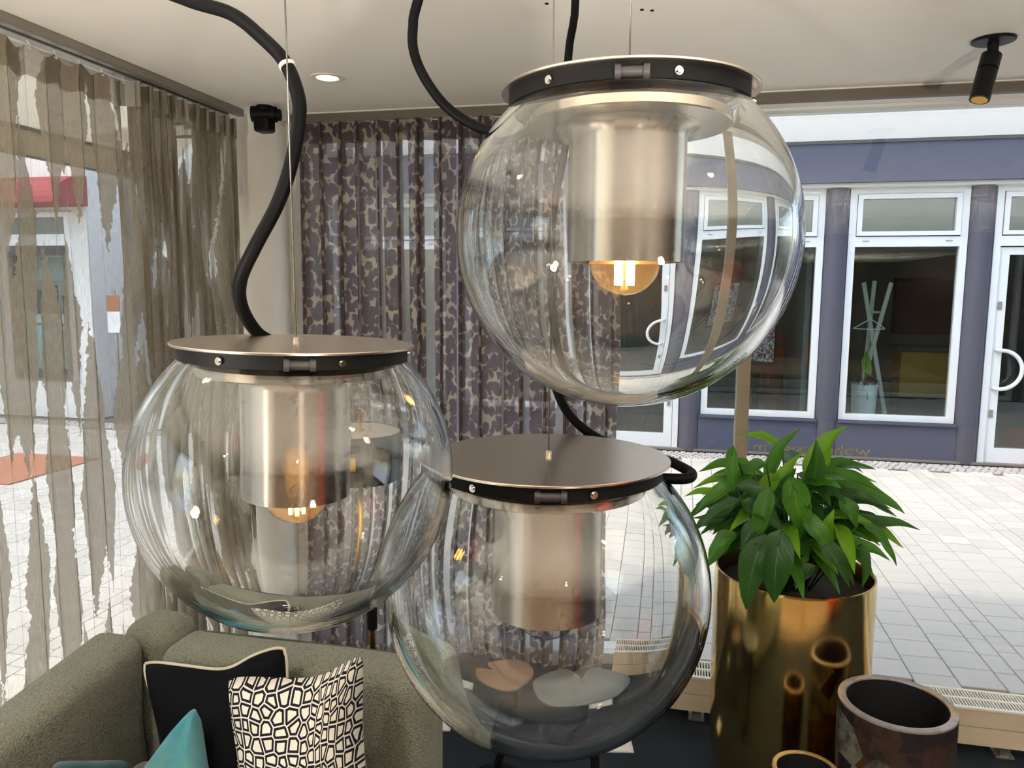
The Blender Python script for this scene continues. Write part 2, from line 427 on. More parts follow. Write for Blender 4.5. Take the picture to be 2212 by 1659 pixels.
def thing(name, label, cat, loc=(0, 0, 0), group=None, rot=(0, 0, 0)):
    o = bpy.data.objects.new(name, None); COL.objects.link(o); o.location = loc; o.rotation_euler = rot
    o.empty_display_size = 0.05
    return tag(o, label, cat, group)
def struct(name, mb, mat, label=None, parent=None, **kw):
    o = obj(name, mb, mat, parent, **kw)
    if parent is None: tag(o, label, None, None, 'structure')
    return o
def part(name, parent, mat, boxes, **kw):
    """boxes in world space, written relative to the parent's location"""
    L = parent.location if parent.parent is None else parent.parent.location
    mb = MB()
    for b in boxes: mb.box(b[0]-L.x, b[1]-L.x, b[2]-L.y, b[3]-L.y, b[4]-L.z, b[5]-L.z)
    return obj(name, mb, mat, parent, **kw)
def catmull(pts, k=8):
    P = [Vector(p) for p in pts]; out = []
    for i in range(len(P)-1):
        p0 = P[i-1] if i else P[0]*2-P[1]; p1, p2 = P[i], P[i+1]; p3 = P[i+2] if i+2 < len(P) else P[-1]*2-P[-2]
        for j in range(k):
            t = j/k
            out.append(0.5*((2*p1)+(p2-p0)*t+(2*p0-5*p1+4*p2-p3)*t*t+(3*p1-p0-3*p2+p3)*t**3))
    out.append(P[-1]); return out
def rbox(x0, x1, y0, y1, z0, z1, r, seg=5, cuts=0, puff=0.0):
    bm = bmesh.new()
    bmesh.ops.create_cube(bm, size=1.0)
    for v in bm.verts: v.co = Vector(((x0+x1)/2+v.co.x*(x1-x0), (y0+y1)/2+v.co.y*(y1-y0), (z0+z1)/2+v.co.z*(z1-z0)))
    bmesh.ops.bevel(bm, geom=list(bm.edges), offset=r, segments=seg, affect='EDGES', profile=0.5, clamp_overlap=True)
    if cuts:
        bmesh.ops.subdivide_edges(bm, edges=[e for e in bm.edges if e.calc_length() > 0.06], cuts=cuts, use_grid_fill=True)
    if puff:
        for v in bm.verts:
            n = noise.noise(v.co*4.0)
            v.co += Vector((noise.noise(v.co*5+Vector((9, 0, 0))), noise.noise(v.co*5+Vector((0, 7, 0))), n))*puff
    me = bpy.data.meshes.new('rbox'); bm.to_mesh(me); bm.free()
    me.polygons.foreach_set('use_smooth', [True]*len(me.polygons))
    return me

# ================================================================== SETTING: the room
CZ = 2.37
struct('floor', MB().box(-1.95, 5.0, 0.2, 3.25, -0.08, 0.0), 'carpet')
struct('floor', MB().box(-1.95, 5.0, -4.0, 0.2, -0.08, 0.0), 'pale_floor')
struct('ceiling', MB().box(-2.0, 5.1, -4.1, 3.3, CZ, CZ+0.14), 'ceiling_paint')
struct('wall_rear', MB().box(-2.0, 5.1, -4.1, -4.0, 0, CZ), 'taupe_paint')
struct('wall_right', MB().box(5.0, 5.1, -4.0, 3.3, 0, CZ), 'taupe_paint')
struct('wall_left', MB().box(-2.05, -1.95, -4.0, -1.2, 0, CZ), 'wall_paint')
struct('wall_front', MB().box(-1.80, -1.61, 3.13, 3.28, 0, CZ).box(-2.05, -1.80, 3.2, 3.28, 0, CZ), 'wall_paint')
mb = MB().lathe([(0.17, 0), (0.17, CZ)], (-1.865, 3.10, 0), 64)
struct('column', mb, 'column_paint', 'round white plastered column in the corner between the two windows', smooth=True)
# front window: frame, post, two panes
win1 = bpy.data.objects.new('window_1', None); COL.objects.link(win1); tag(win1, 'front shop window with beige post and white top frame', None, None, 'structure')
part('frame', win1, 'white_frame', [(-1.61, 5.0, 3.10, 3.20, 2.325, CZ), (-1.61, 5.0, 3.10, 3.24, 0.0, 0.06), (4.94, 5.0, 3.10, 3.24, 0.06, 2.325)])
part('post', win1, 'beige_post', [(0.214, 0.262, 3.10, 3.20, 0.06, 2.325)], bevel=0.003)
part('post', win1, 'beige_post', [(2.45, 2.498, 3.10, 3.20, 0.06, 2.325)], bevel=0.003)
part('pane', win1, 'pane_glass', [(-1.61, 0.214, 3.148, 3.152, 0.06, 2.325)])
part('pane', win1, 'pane_glass', [(0.262, 2.45, 3.148, 3.152, 0.06, 2.325)])
part('pane', win1, 'pane_glass', [(2.498, 4.94, 3.148, 3.152, 0.06, 2.325)])
# left window
win2 = bpy.data.objects.new('window_2', None); COL.objects.link(win2); tag(win2, 'left shop window behind the leaf curtain', None, None, 'structure')
part('frame', win2, 'white_frame', [(-2.03, -1.93, -1.2, 3.0, 2.352, CZ), (-2.03, -1.93, -1.2, 3.0, 0, 0.06), (-2.03, -1.93, -1.2, -1.14, 0.06, 2.352), (-2.03, -1.93, 0.90, 0.96, 0.06, 2.352)])
part('pane', win2, 'pane_glass', [(-1.982, -1.978, -1.14, 0.90, 0.06, 2.352)])
part('pane', win2, 'pane_glass', [(-1.982, -1.978, 0.96, 3.0, 0.06, 2.352)])
struct('trim_1', MB().box(-1.61, 5.0, 3.03, 3.10, 2.335, CZ), 'white_frame', 'white strip above the front window')
# curtain rails
rail1 = thing('curtain_rail', 'flat grey metal curtain rail along the ceiling above the front window', 'rail', (0, 3.0, CZ))
part('track', rail1, 'rail_dark', [(-1.60, 5.0, 2.985, 3.02, 2.332, CZ-0.004)])
part('upper_lip', rail1, 'white_frame', [(-1.60, 5.0, 2.975, 2.985, 2.364, CZ-0.001)])
rail2 = thing('curtain_rail', 'double-track curtain rail on the ceiling above the leaf-pattern curtain', 'rail', (-1.8, 1.0, CZ))
part('track', rail2, 'rail_metal', [(-1.775, -1.745, -1.2, 2.88, 2.342, CZ-0.001)], bevel=0.002)
part('track', rail2, 'rail_metal', [(-1.83, -1.79, -1.2, 2.84, 2.340, CZ-0.001)], bevel=0.002)
part('upper_lip', rail2, 'dark_bar', [(-1.79, -1.775, -1.2, 2.86, 2.355, CZ-0.001)])
# awning outside around the corner
aw = thing('awning', 'white awning with straight hem hanging outside above the front window', 'awning', (1.0, 3.6, 2.4))
part('roof_panel', aw, 'awning_cloth', [(-2.86, 5.4, 3.30, 3.60, 2.432, 2.438)])
part('hem_bar', aw, 'dark_bar', [(-2.86, 5.4, 3.585, 3.605, 2.420, 2.432)])
aw = thing('awning', 'white and beige awning outside above the leaf-curtained window', 'awning', (-2.9, 1.0, 2.4))
mb = MB(); mb.v = [(0.85, -4.0, 0.12), (0.0, -4.0, -0.03), (0.0, 3.03, -0.03), (0.85, 2.25, 0.12), (0.85, -4.0, 0.126), (0.0, -4.0, -0.024), (0.0, 3.03, -0.024), (0.85, 2.25, 0.126)]
mb.f = [(0, 1, 2, 3), (7, 6, 5, 4), (0, 4, 5, 1), (1, 5, 6, 2), (2, 6, 7, 3), (3, 7, 4, 0)]
obj('roof_panel', mb, 'awning_cloth', aw)
part('hem_bar', aw, 'dark_bar', [(-2.905, -2.885, -3.0, 4.03, 2.356, 2.370)])
part('lower_band', aw, 'awning_beige', [(-2.9, -2.895, -3.0, 4.03, 2.245, 2.356)])
part('hem_bar', aw, 'dark_bar', [(-2.905, -2.885, -3.0, 4.03, 2.236, 2.245)])

# ------------------------------------------------------------------ street paving
pave = struct('pavement', MB().box(-16, 9, -8, 22, -0.10, -0.012), 'paver_joint', 'pale stone paving of the street outside the windows')
near, far = [], []
widths = [0.18, 0.092, 0.092, 0.178, 0.182]
x = -14.0; ci = 0
rp = random.Random(3)
while x < 6.5:
    wd = widths[ci % 5]; ph = rp.random()*0.173
    y = -6.0+ph
    while y < 7.72:
        inside = x+wd > -2.1 and y < 3.28
        if not inside and y+0.173 < 7.78:
            cx, cyy = x+wd/2, y+0.0865
            far.append((cx, cyy, wd))
        y += 0.173
    x += wd; ci += 1
vis = [p for p in far if -0.5 < p[0] < 4.2 and 3.28 < p[1]]
vis.sort(key=lambda p: math.hypot(p[0]-0.6, p[1]))
nearset = set(vis[:300])
cache = {}
for p in vis[:300]:
    wd = p[2]
    if wd not in cache:
        a, b, t = wd/2-0.0022, 0.0865-0.0022, 0.003
        vv = [(-a, -b, -0.03), (a, -b, -0.03), (a, b, -0.03), (-a, b, -0.03), (-a, -b, -t), (a, -b, -t), (a, b, -t), (-a, b, -t), (-a+t, -b+t, 0), (a-t, -b+t, 0), (a-t, b-t, 0), (-a+t, b-t, 0)]
        ff = [(8, 9, 10, 11)]+[(i, (i+1) % 4, (i+1) % 4+4, i+4) for i in range(4)]+[(i+4, (i+1) % 4+4, (i+1) % 4+8, i+8) for i in range(4)]
        me = bpy.data.meshes.new('paver'); me.from_pydata(vv, [], ff); me.materials.append(M['paver_stone']); cache[wd] = me
    o = bpy.data.objects.new('paver', cache[wd]); COL.objects.link(o); o.parent = pave; o.location = (p[0], p[1], rp.uniform(-0.001, 0.0005))
mb = MB()
for p in far:
    if p in nearset: continue
    a, b = p[2]/2-0.0022, 0.0863; z = rp.uniform(-0.001, 0.0005)
    k0 = len(mb.v)
    mb.v += [(p[0]-a, p[1]-b+.002, -0.02), (p[0]+a, p[1]-b+.002, -0.02), (p[0]+a, p[1]+b-.002, -0.02), (p[0]-a, p[1]+b-.002, -0.02)]
    mb.v += [(q[0], q[1], z) for q in mb.v[k0:k0+4]]
    mb.f += [tuple(k0+i for i in q) for q in ((4, 5, 6, 7), (0, 1, 5, 4), (1, 2, 6, 5), (2, 3, 7, 6), (3, 0, 4, 7))]
tag(obj('paver_field', mb, 'paver_stone', pave, recalc=False), kind='stuff')
mb = MB()
xx = -10.0
while xx < 6.0:
    for r_ in range(5):
        a = rp.uniform(0.024, 0.030); cx = xx+rp.uniform(-.006, .006)+(r_ % 2)*0.03; cyy = 7.80+r_*0.062+rp.uniform(-.005, .005); z = rp.uniform(-0.006, -0.001)
        k0 = len(mb.v)
        mb.v += [(cx-a, cyy-a, -0.02), (cx+a, cyy-a, -0.02), (cx+a, cyy+a, -0.02), (cx-a, cyy+a, -0.02), (cx-a*.7, cyy-a*.7, z), (cx+a*.7, cyy-a*.7, z), (cx+a*.7, cyy+a*.7, z), (cx-a*.7, cyy+a*.7, z)]
        mb.f += [tuple(k0+i for i in q) for q in ((4, 5, 6, 7), (0, 1, 5, 4), (1, 2, 6, 5), (2, 3, 7, 6), (3, 0, 4, 7))]
    xx += 0.062
tag(obj('cobble_strip', mb, 'cobble', pave, recalc=False), kind='stuff')
matt = obj('doormat', MB().box(-6.45, -5.5, 5.25, 6.3, 0.001, 0.012), 'terracotta', bevel=0.004)
tag(matt, 'rust-brown mat lying on the street paving beyond the leaf curtain', 'mat')

# ------------------------------------------------------------------ shop building across the street
bld = thing('shop_building', 'blue-grey shop front with white windows, dark round columns and white upper floor across the street', 'building', (1.4, 8.2, 0))
COLS = [-4.97, -3.72, -2.45, -1.20, 0.093, 1.438, 2.72, 4.02]
part('upper_wall', bld, 'upper_white', [(-5.2, 6.0, 8.02, 8.6, 3.075, 6.5)])
part('fascia', bld, 'blue_grey_wall', [(-5.2, 6.0, 7.97, 8.6, 2.69, 3.045)])
part('fascia_edge', bld, 'dark_bar', [(-5.2, 6.0, 7.955, 8.6, 3.045, 3.075)])
part('head_strip', bld, 'shop_frame', [(-5.2, 6.0, 8.05, 8.4, 2.655, 2.69)])
def rel(mb, L):
    mb.v = [(a-L.x, b-L.y, c-L.z) for a, b, c in mb.v]; return mb
for cx in COLS:
    obj('column', rel(MB().lathe([(0.112, 0), (0.112, 2.66)], (cx, 8.20, 0), 32), bld.location), 'dark_column', bld, smooth=True)
part('side_wall', bld, 'blue_grey_wall', [(-5.2, -5.06, 8.15, 12.0, 0, 2.69)]); part('side_wall', bld, 'blue_grey_wall', [(4.1, 6.0, 8.15, 8.4, 0, 2.69)])
part('interior_wall', bld, 'shop_interior', [(-5.06, 6.0, 12.0, 12.1, 0, 3.0), (5.9, 6.0, 8.4, 12, 0, 3.0), (1.30, 1.36, 9.0, 12.0, 0, 2.69)])
part('interior_ceiling', bld, 'shop_interior', [(-5.06, 6.0, 8.6, 12.1, 2.70, 2.78)])
part('interior_floor', bld, 'shop_floor', [(-5.06, 6.0, 8.1, 12.1, 0.0, 0.02)])
def shop_window(x0, x1):
    w_ = part('window', bld, 'shop_frame', [(x0, x0+0.065, 8.16, 8.24, 0.385, 2.655), (x1-0.065, x1, 8.16, 8.24, 0.385, 2.655), (x0+0.065, x1-0.065, 8.16, 8.24, 0.385, 0.445),
              (x0+0.065, x1-0.065, 8.16, 8.24, 2.095, 2.19), (x0+0.065, x1-0.065, 8.16, 8.24, 2.60, 2.655)])
    part('transom_frame', w_, 'shop_frame', [(x0+0.07, x0+0.115, 8.145, 8.22, 2.20, 2.595), (x1-0.115, x1-0.07, 8.145, 8.22, 2.20, 2.595), (x0+0.115, x1-0.115, 8.145, 8.22, 2.20, 2.24), (x0+0.115, x1-0.115, 8.145, 8.22, 2.55, 2.595)])
    part('pane', w_, 'shop_glass', [(x0+0.065, x1-0.065, 8.198, 8.202, 0.445, 2.095)])
    part('pane', w_, 'shop_glass', [(x0+0.115, x1-0.115, 8.186, 8.19, 2.24, 2.55)])
    for a_ in (x0+0.13, x1-0.19): part('vent_slot', w_, 'rail_metal', [(a_, a_+0.06, 8.155, 8.162, 2.145, 2.153)])
    part('plinth', bld, 'blue_grey_wall', [(x0-0.02, x1+0.02, 8.13, 8.4, 0, 0.385)])
    part('window_sill', bld, 'blue_grey_wall', [(x0-0.01, x1+0.01, 8.10, 8.16, 0.36, 0.385)])
def shop_door(x0, x1, hinge_left):
    d_ = part('door', bld, 'shop_frame', [(x0, x0+0.06, 8.15, 8.25, 0.0, 2.655), (x1-0.06, x1, 8.15, 8.25, 0.0, 2.655), (x0+0.06, x1-0.06, 8.15, 8.25, 2.095, 2.19), (x0+0.06, x1-0.06, 8.15, 8.25, 2.60, 2.655)])
    part('leaf_frame', d_, 'shop_frame', [(x0+0.065, x0+0.15, 8.17, 8.23, 0.02, 2.085), (x1-0.15, x1-0.065, 8.17, 8.23, 0.02, 2.085), (x0+0.15, x1-0.15, 8.17, 8.23, 0.02, 0.16), (x0+0.15, x1-0.15, 8.17, 8.23, 2.015, 2.085)])
    part('transom_frame', d_, 'shop_frame', [(x0+0.07, x0+0.115, 8.145, 8.22, 2.20, 2.595), (x1-0.115, x1-0.07, 8.145, 8.22, 2.20, 2.595), (x0+0.115, x1-0.115, 8.145, 8.22, 2.20, 2.24), (x0+0.115, x1-0.115, 8.145, 8.22, 2.55, 2.595)])
    part('pane', d_, 'shop_glass', [(x0+0.15, x1-0.15, 8.198, 8.202, 0.16, 2.015)])
    part('pane', d_, 'shop_glass', [(x0+0.115, x1-0.115, 8.186, 8.19, 2.24, 2.55)])
    s = 1 if hinge_left else -1
    hx = x0+0.10 if hinge_left else x1-0.10
    pts = [(hx, 8.17, 1.115)]+[(hx+s*(0.025+0.185*math.sin(PI*t/14)), 8.10, 0.93+0.185*math.cos(PI*t/14)) for t in range(15)]+[(hx, 8.17, 0.745)]
    obj('door_handle', rel(MB().tube(catmull(pts, 3), 0.019, 10), bld.location), 'shop_frame', d_, smooth=True)
    for z_ in (1.50, 0.46): part('lock_plate', d_, 'rail_metal', [(hx-0.02, hx+0.015, 8.160, 8.171, z_, z_+0.075)])
shop_window(0.205, 1.326); shop_window(1.55, 2.608)
shop_door(2.832, 3.91, True); shop_door(-1.09, -0.02, False)
shop_window(-2.34, -1.31); shop_window(-3.61, -2.56); shop_window(-4.86, -3.83)

# things inside the shop across the street
cs = thing('coat_stand', 'pale three-legged coat stand inside the shop window across the street', 'coat stand', (2.02, 9.05, 0.02))
for a, b in (((-0.12, 0.0, 1.74), (0.22, -0.1, 0.0)), ((0.0, 0.05, 1.76), (-0.06, 0.12, 0.0)), ((0.15, -0.03, 1.74), (-0.22, -0.08, 0.0))):
    obj('leg', MB().bar(a, b, 0.045, 0.025), 'pale_wood', cs, bevel=0.006)
obj('hub', MB().tube([(-0.06, 0, 1.42), (0.08, 0, 1.42)], 0.014, 10), 'pale_wood', cs, smooth=True)
hg = thing('clothes_hanger', 'thin white hanger hooked on the coat stand', 'hanger', (1.98, 8.99, 1.37))
obj('hanger_body', MB().tube(catmull([(0, 0, 0.03), (0.0, 0, 0.0), (-0.14, 0, -0.09), (-0.15, 0, -0.11), (0.12, 0, -0.11), (0.13, 0, -0.09), (0.0, 0, 0.0)], 4), 0.006, 6), 'white_frame', hg, smooth=True)
yc = thing('sideboard', 'mustard yellow sideboard deep inside the shop across the street', 'sideboard', (2.9, 10.4, 0.02))
obj('body', MB().box(-0.28, 0.45, -0.2, 0.2, 0.36, 0.92), 'yellow_lacquer', yc, bevel=0.01)
obj('plinth', MB().box(-0.28, 0.45, -0.2, 0.2, 0.0, 0.36), 'black_matt', yc)
obj('counter_top', MB().box(-0.34, 0.6, -0.24, 0.24, 0.92, 0.98), 'dark_bar', yc)
wp = thing('wall_screen', 'large black screen on the back wall inside the shop across the street', 'screen', (3.3, 11.9, 1.2))
obj('panel', MB().box(-0.36, 0.36, -0.03, 0.05, -0.1, 0.62), 'black_satin', wp, bevel=0.01)
obj('bezel', MB().box(-0.39, 0.39, 0.0, 0.06, -0.13, 0.65), 'black_matt', wp)
ps = thing('picture_stand', 'framed purple abstract picture on a dark stand behind the shop window', 'picture', (0.86, 9.2, 0.02))
obj('frame', MB().box(-0.30, 0.19, 0, 0.05, 0.80, 1.52), 'black_matt', ps, bevel=0.006)
obj('canvas', MB().box(-0.27, 0.16, -0.012, 0.0, 0.84, 1.48), 'abstract_art', ps)
obj('stand', MB().box(-0.05, 0.02, 0.0, 0.05, 0.03, 0.80).box(-0.25, 0.2, -0.15, 0.2, 0.0, 0.03), 'black_matt', ps)
rc = thing('armchair', 'dark red armchair inside the shop across the street', 'armchair', (1.12, 9.8, 0.02))
obj('seat', rbox(-0.3, 0.12, -0.25, 0.3, 0.1, 0.46, 0.04), 'red_fabric', rc)
obj('backrest', rbox(-0.3, 0.12, 0.2, 0.36, 0.4, 1.12, 0.05), 'red_fabric', rc)
for a, b in ((-0.27, -0.2), (0.09, -0.2), (-0.27, 0.3), (0.09, 0.3)): obj('leg', MB().box(a-.02, a+.02, b-.02, b+.02, 0, 0.11), 'black_matt', rc)
sp = thing('potted_plant', 'small potted plant with one big leaf behind the shop window', 'plant', (1.88, 8.62, 0.02))
obj('pot', MB().lathe([(0.10, 0.0), (0.13, 0.68), (0.12, 0.68), (0.09, 0.05)], n=24, cap0=True), 'sign_white', sp, smooth=True, sharp=40)
mbp = MB()
for i in range(14):
    a = rp.uniform(0, 6.28); mbp.tube([(0, 0, 0.66), (0.06*math.cos(a), 0.06*math.sin(a), 0.78), (0.15*math.cos(a), 0.15*math.sin(a), 0.72-rp.random()*0.2)], 0.004, 5)
obj('dry_shoots', mbp, 'sign_brown', sp, smooth=True)
lf = MB(); lf.v = [(0, 0, 1.02), (-0.05, -0.02, 0.93), (0.05, 0.02, 0.93), (-0.035, -0.02, 0.83), (0.07, 0.03, 0.84), (0.06, 0.0, 0.76)]; lf.f = [(0, 1, 2), (1, 3, 4, 2), (3, 5, 4)]
lf.uv = [(0.5, 0), (0, .3), (1, .3), (0, .7), (1, .7), (0.5, 1)]
obj('leaf', lf, 'leaf_light', sp)
obj('stem', MB().tube([(0, 0, 0.66), (0.0, 0, 0.9), (0, 0, 1.02)], 0.006, 6), 'stem_green', sp, smooth=True)

# ------------------------------------------------------------------ white cafe building seen through the leaf curtain
cb = thing('corner_shop_building', 'white corner shop with a red awning seen through the leaf curtain', 'building', (-8.3, 8.25, 0))
part('wall', cb, 'cream_wall', [(-12.5, -8.46, 8.25, 9.5, 0, 6.0), (-8.46, -7.42, 8.25, 9.5, 0, 0.46), (-7.42, -7.2, 8.25, 9.5, 0, 6.0), (-8.46, -7.42, 8.25, 9.5, 2.58, 6.0)])
part('window_frame', cb, 'white_frame', [(-8.46, -8.38, 8.22, 8.3, 0.46, 2.58), (-7.5, -7.42, 8.22, 8.3, 0.46, 2.58), (-8.38, -7.5, 8.22, 8.3, 2.17, 2.31), (-8.38, -7.5, 8.22, 8.3, 2.52, 2.58)])
part('window_surround', cb, 'dark_bar', [(-8.38, -8.30, 8.23, 8.3, 0.50, 2.17), (-7.56, -7.5, 8.23, 8.3, 0.50, 2.17), (-8.30, -7.56, 8.23, 8.3, 0.50, 0.62), (-8.30, -7.56, 8.23, 8.3, 2.05, 2.17)])
part('pane', cb, 'shop_glass', [(-8.38, -7.5, 8.27, 8.275, 2.31, 2.52)])
part('pane', cb, 'shop_glass', [(-8.30, -7.56, 8.27, 8.275, 0.62, 2.05)])
part('display_panel', cb, 'sign_blue', [(-8.26, -7.6, 8.33, 8.35, 0.62, 1.20), (-8.28, -7.58, 8.5, 8.52, 1.74, 2.04)])
part('display_strip', cb, 'sign_brown', [(-8.26, -7.6, 8.325, 8.33, 1.17, 1.20)])
part('display_heading', cb, 'sign_white', [(-8.26, -7.6, 8.33, 8.35, 1.20, 1.31)])
part('display_figures', cb, 'dark_column', [(-8.2, -8.08, 8.4, 8.45, 1.31, 1.62), (-7.98, -7.86, 8.4, 8.45, 1.31, 1.68), (-7.76, -7.66, 8.4, 8.45, 1.31, 1.55)])
mb = MB(); n = 12
prof = [(0.0, 2.64)]+[(0.55*math.cos(PI/2*t/8), 2.64+0.36*math.sin(PI/2*t/8)) for t in range(9)]
for xx in (-10.6, -7.16):
    for d, z in prof: mb.v.append((xx, 8.25-d, z))
m = len(prof)
for j in range(m-1): mb.f.append((j, j+1, m+j+1, m+j))
mb.f += [tuple(range(m)), tuple(range(2*m-1, m-1, -1)), (0, m, 2*m-1, m-1)]
obj('awning', rel(mb, cb.location), 'red_awning', cb)
sg = thing('street_sign', 'small white and red street sign seen at the edge of the dense curtain folds', 'sign', (-6.88, 8.25, 0))
obj('post', MB().tube([(0, 0.02, 0), (0, 0.02, 1.62)], 0.02, 8), 'rail_metal', sg, smooth=True)
obj('plate', MB().box(-0.09, 0.09, -0.01, 0.0, 1.10, 1.36), 'sign_white', sg)
obj('header', MB().box(-0.09, 0.09, -0.01, 0.0, 1.37, 1.56), 'terracotta', sg)
fb = thing('distant_house', 'pale distant house front at the far end of the street', 'building', (-6.5, 17, 0))
part('wall', fb, 'cream_wall', [(-16, 2, 17, 18, 0, 8)])
for i in range(6):
    x0 = -13.5+i*2.4
    wi = part('window', fb, 'dark_bar', [(x0, x0+1.0, 16.96, 17.0, 1.0, 2.4)])
    part('window_surround', wi, 'white_frame', [(x0-0.08, x0, 16.95, 17.0, 0.92, 2.48), (x0+1.0, x0+1.08, 16.95, 17.0, 0.92, 2.48), (x0, x0+1.0, 16.95, 17.0, 0.92, 1.0), (x0, x0+1.0, 16.95, 17.0, 2.4, 2.48)])
sbd = thing('side_street_house', 'long pale house along the side street beyond the leaf curtain', 'building', (-13, 2, 0))
part('wall', sbd, 'cream_wall', [(-14, -13, -8, 7.5, 0, 7)])
part('base_band', sbd, 'awning_beige', [(-13, -12.96, -8, 7.5, 0, 0.6)])
for i in range(4):
    y0 = -3.0+i*2.6
    wi = part('window', sbd, 'dark_bar', [(-13.0, -12.96, y0, y0+1.2, 1.0, 2.4)])
    part('window_surround', wi, 'white_frame', [(-13.0, -12.94, y0-0.08, y0, 0.92, 2.48), (-13.0, -12.94, y0+1.2, y0+1.28, 0.92, 2.48), (-13.0, -12.94, y0, y0+1.2, 2.4, 2.48)])

# ================================================================== CURTAINS
def curtain_sheet(path, ztop, zbot, nz, header=0.0):
    """path: list of (x, y, u). Returns sheet mesh with UV in metres and gently wandering folds."""
    mb = MB(); mb.uv = []
    n = len(path)
    for j in range(nz+1):
        t = j/nz; z = ztop+(zbot-ztop)*t
        for i, (x, y, u) in enumerate(path):
            k = min(1.0, t*1.6)
            dx = 0.010*k*noise.noise(Vector((u*3.1, z*0.8, 1.3))); dy = 0.014*k*noise.noise(Vector((u*2.7, z*0.9, 7.7)))
            sag = header*(0.5-0.5*math.cos(2*PI*(y-0.5)/0.0925)) if y < 2.24 else 0.0
            mb.v.append((x+dx, y+dy, z-sag*max(0.0, 1-(ztop-z)/0.4))); mb.uv.append((u, z))
    for j in range(nz):
        for i in range(n-1):
            a = j*n+i; mb.f.append((a, a+1, a+n+1, a+n))
    return mb
def fold_path(p0, p1, nf, amp, over, along, ss=14, seed=1, u0=0.0):
    """folded line from p0 to p1 (2D): nf folds of the given amplitude; 'along' skews the folds so layers overlap"""
    rr = random.Random(seed); p0 = Vector(p0); p1 = Vector(p1); d = (p1-p0); L = d.length; d.normalize(); nrm = Vector((-d.y, d.x))
    pit = L/nf; pts = []; u = u0; prev = None
    amps = [amp*rr.uniform(0.75, 1.15) for _ in range(nf+2)]; jit = [rr.uniform(-0.12, 0.12) for _ in range(nf+2)]
    for i in range(nf*ss+1):
        t = i/ss; k = int(t); fr = t-k
        A = amps[k]*(1-fr)+amps[k+1]*fr; J = jit[k]*(1-fr)+jit[k+1]*fr
        s = (t+J)*pit+over*pit*math.sin(4*PI*t)+along*pit*math.sin(2*PI*t)
        q = p0+d*s+nrm*(A*math.sin(2*PI*t))
        if prev is not None: u += (q-prev).length
        prev = q; pts.append((q.x, q.y, u))
    return pts
# left curtain: loose part and dense part are one cloth
cl = thing('leaf_curtain', 'tan see-through curtain with a woven leaf pattern hanging at the left window', 'curtain', (0, 0, 0))
pa = fold_path((-1.80, 0.35), (-1.80, 2.24), 14, 0.013, 0.10, 0.05, seed=4)
pb = fold_path((-1.80, 2.24), (-1.80, 2.86), 10, 0.050, 0.20, 0.16, seed=9, u0=pa[-1][2])
pth = pa+pb[1:]
obj('cloth', curtain_sheet(pth, 2.325, 0.03, 40, 0.02), 'leaf_sheer', cl, smooth=True, recalc=False)
hd = [(x+0.004, y, u) for x, y, u in pth]
obj('heading_tape', curtain_sheet(hd, 2.327, 2.248, 3, 0.02), 'leaf_sheer_header', cl, smooth=True, recalc=False)
for i in range(26):
    yy = 0.5+i*0.0925
    mb = MB().tube(catmull([(-1.805, yy, 2.342), (-1.798, yy+.004, 2.326), (-1.794, yy, 2.316), (-1.800, yy-.004, 2.322)], 3), 0.0022, 6)
    obj('glider', mb, 'plastic_tie', cl, smooth=True)
tg = obj('care_label', MB().box(-1.755, -1.752, 2.835, 2.862, 2.03, 2.10), 'white_tag', cl)
# front curtain
cf = thing('spotted_curtain', 'purple-brown animal-spot print curtain hanging at the front window', 'curtain', (0, 0, 0))
pf = fold_path((-1.60, 3.0), (-0.24, 3.0), 16, 0.040, 0.16, 0.22, seed=21)
obj('cloth', curtain_sheet(pf, 2.325, 0.03, 26), 'spot_sheer', cf, smooth=True, recalc=False)
obj('heading_tape', curtain_sheet([(x, y-0.004, u) for x, y, u in pf], 2.327, 2.248, 3), 'spot_sheer_header', cf, smooth=True, recalc=False)
for i in range(17):
    xx = -1.58+i*0.083
    obj('glider', MB().tube(catmull([(xx, 3.0, 2.342), (xx+.004, 2.996, 2.326), (xx, 2.992, 2.316)], 3), 0.0022, 6), 'plastic_tie', cf, smooth=True)

# ================================================================== CEILING FITTINGS
def downlight(x, y, label, watts=FILL_DOWNLIGHT_W, group=None):
    t = thing('recessed_downlight', label, 'downlight', (x, y, CZ), group)
    obj('trim_ring', MB().lathe([(0.036, 0.0), (0.056, 0.0), (0.055, -0.003), (0.040, -0.004), (0.036, -0.001)], n=40, closed=True), 'radiator_white', t, smooth=True, sharp=40)
    obj('lamp_face', MB().lathe([(0.0005, -0.0005), (0.035, -0.0005), (0.035, -0.003), (0.0005, -0.005)], n=32), 'downlight_glow', t, smooth=True)
    ld = bpy.data.lights.new('downlight_lamp', 'SPOT'); ld.energy = watts; ld.color = (1.0, 0.97, 0.92); ld.spot_size = math.radians(150); ld.spot_blend = 0.8; ld.shadow_soft_size = 0.03
    lo = bpy.data.objects.new('downlight_lamp', ld); COL.objects.link(lo); lo.parent = t; lo.location = (0, 0, -0.015)
downlight(-1.203, 2.508, 'lit warm recessed downlight in the ceiling near the corner column', 5.0)
for i, (x, y) in enumerate([(-1.2, 0.5), (0.9, 0.3), (3.0, 0.5), (-1.2, -1.6), (0.9, -1.6), (3.0, -1.6), (-1.0, -3.2), (1.2, -3.2), (3.2, -3.2), (3.0, 2.4), (4.4, 1.0)]):  # extra downlights added out of view to brighten the interior
    downlight(x, y, 'added fill downlight in the ceiling, out of view', FILL_DOWNLIGHT_W*(0.45 if y > 0 else 1.25), group='added fill downlights out of view')
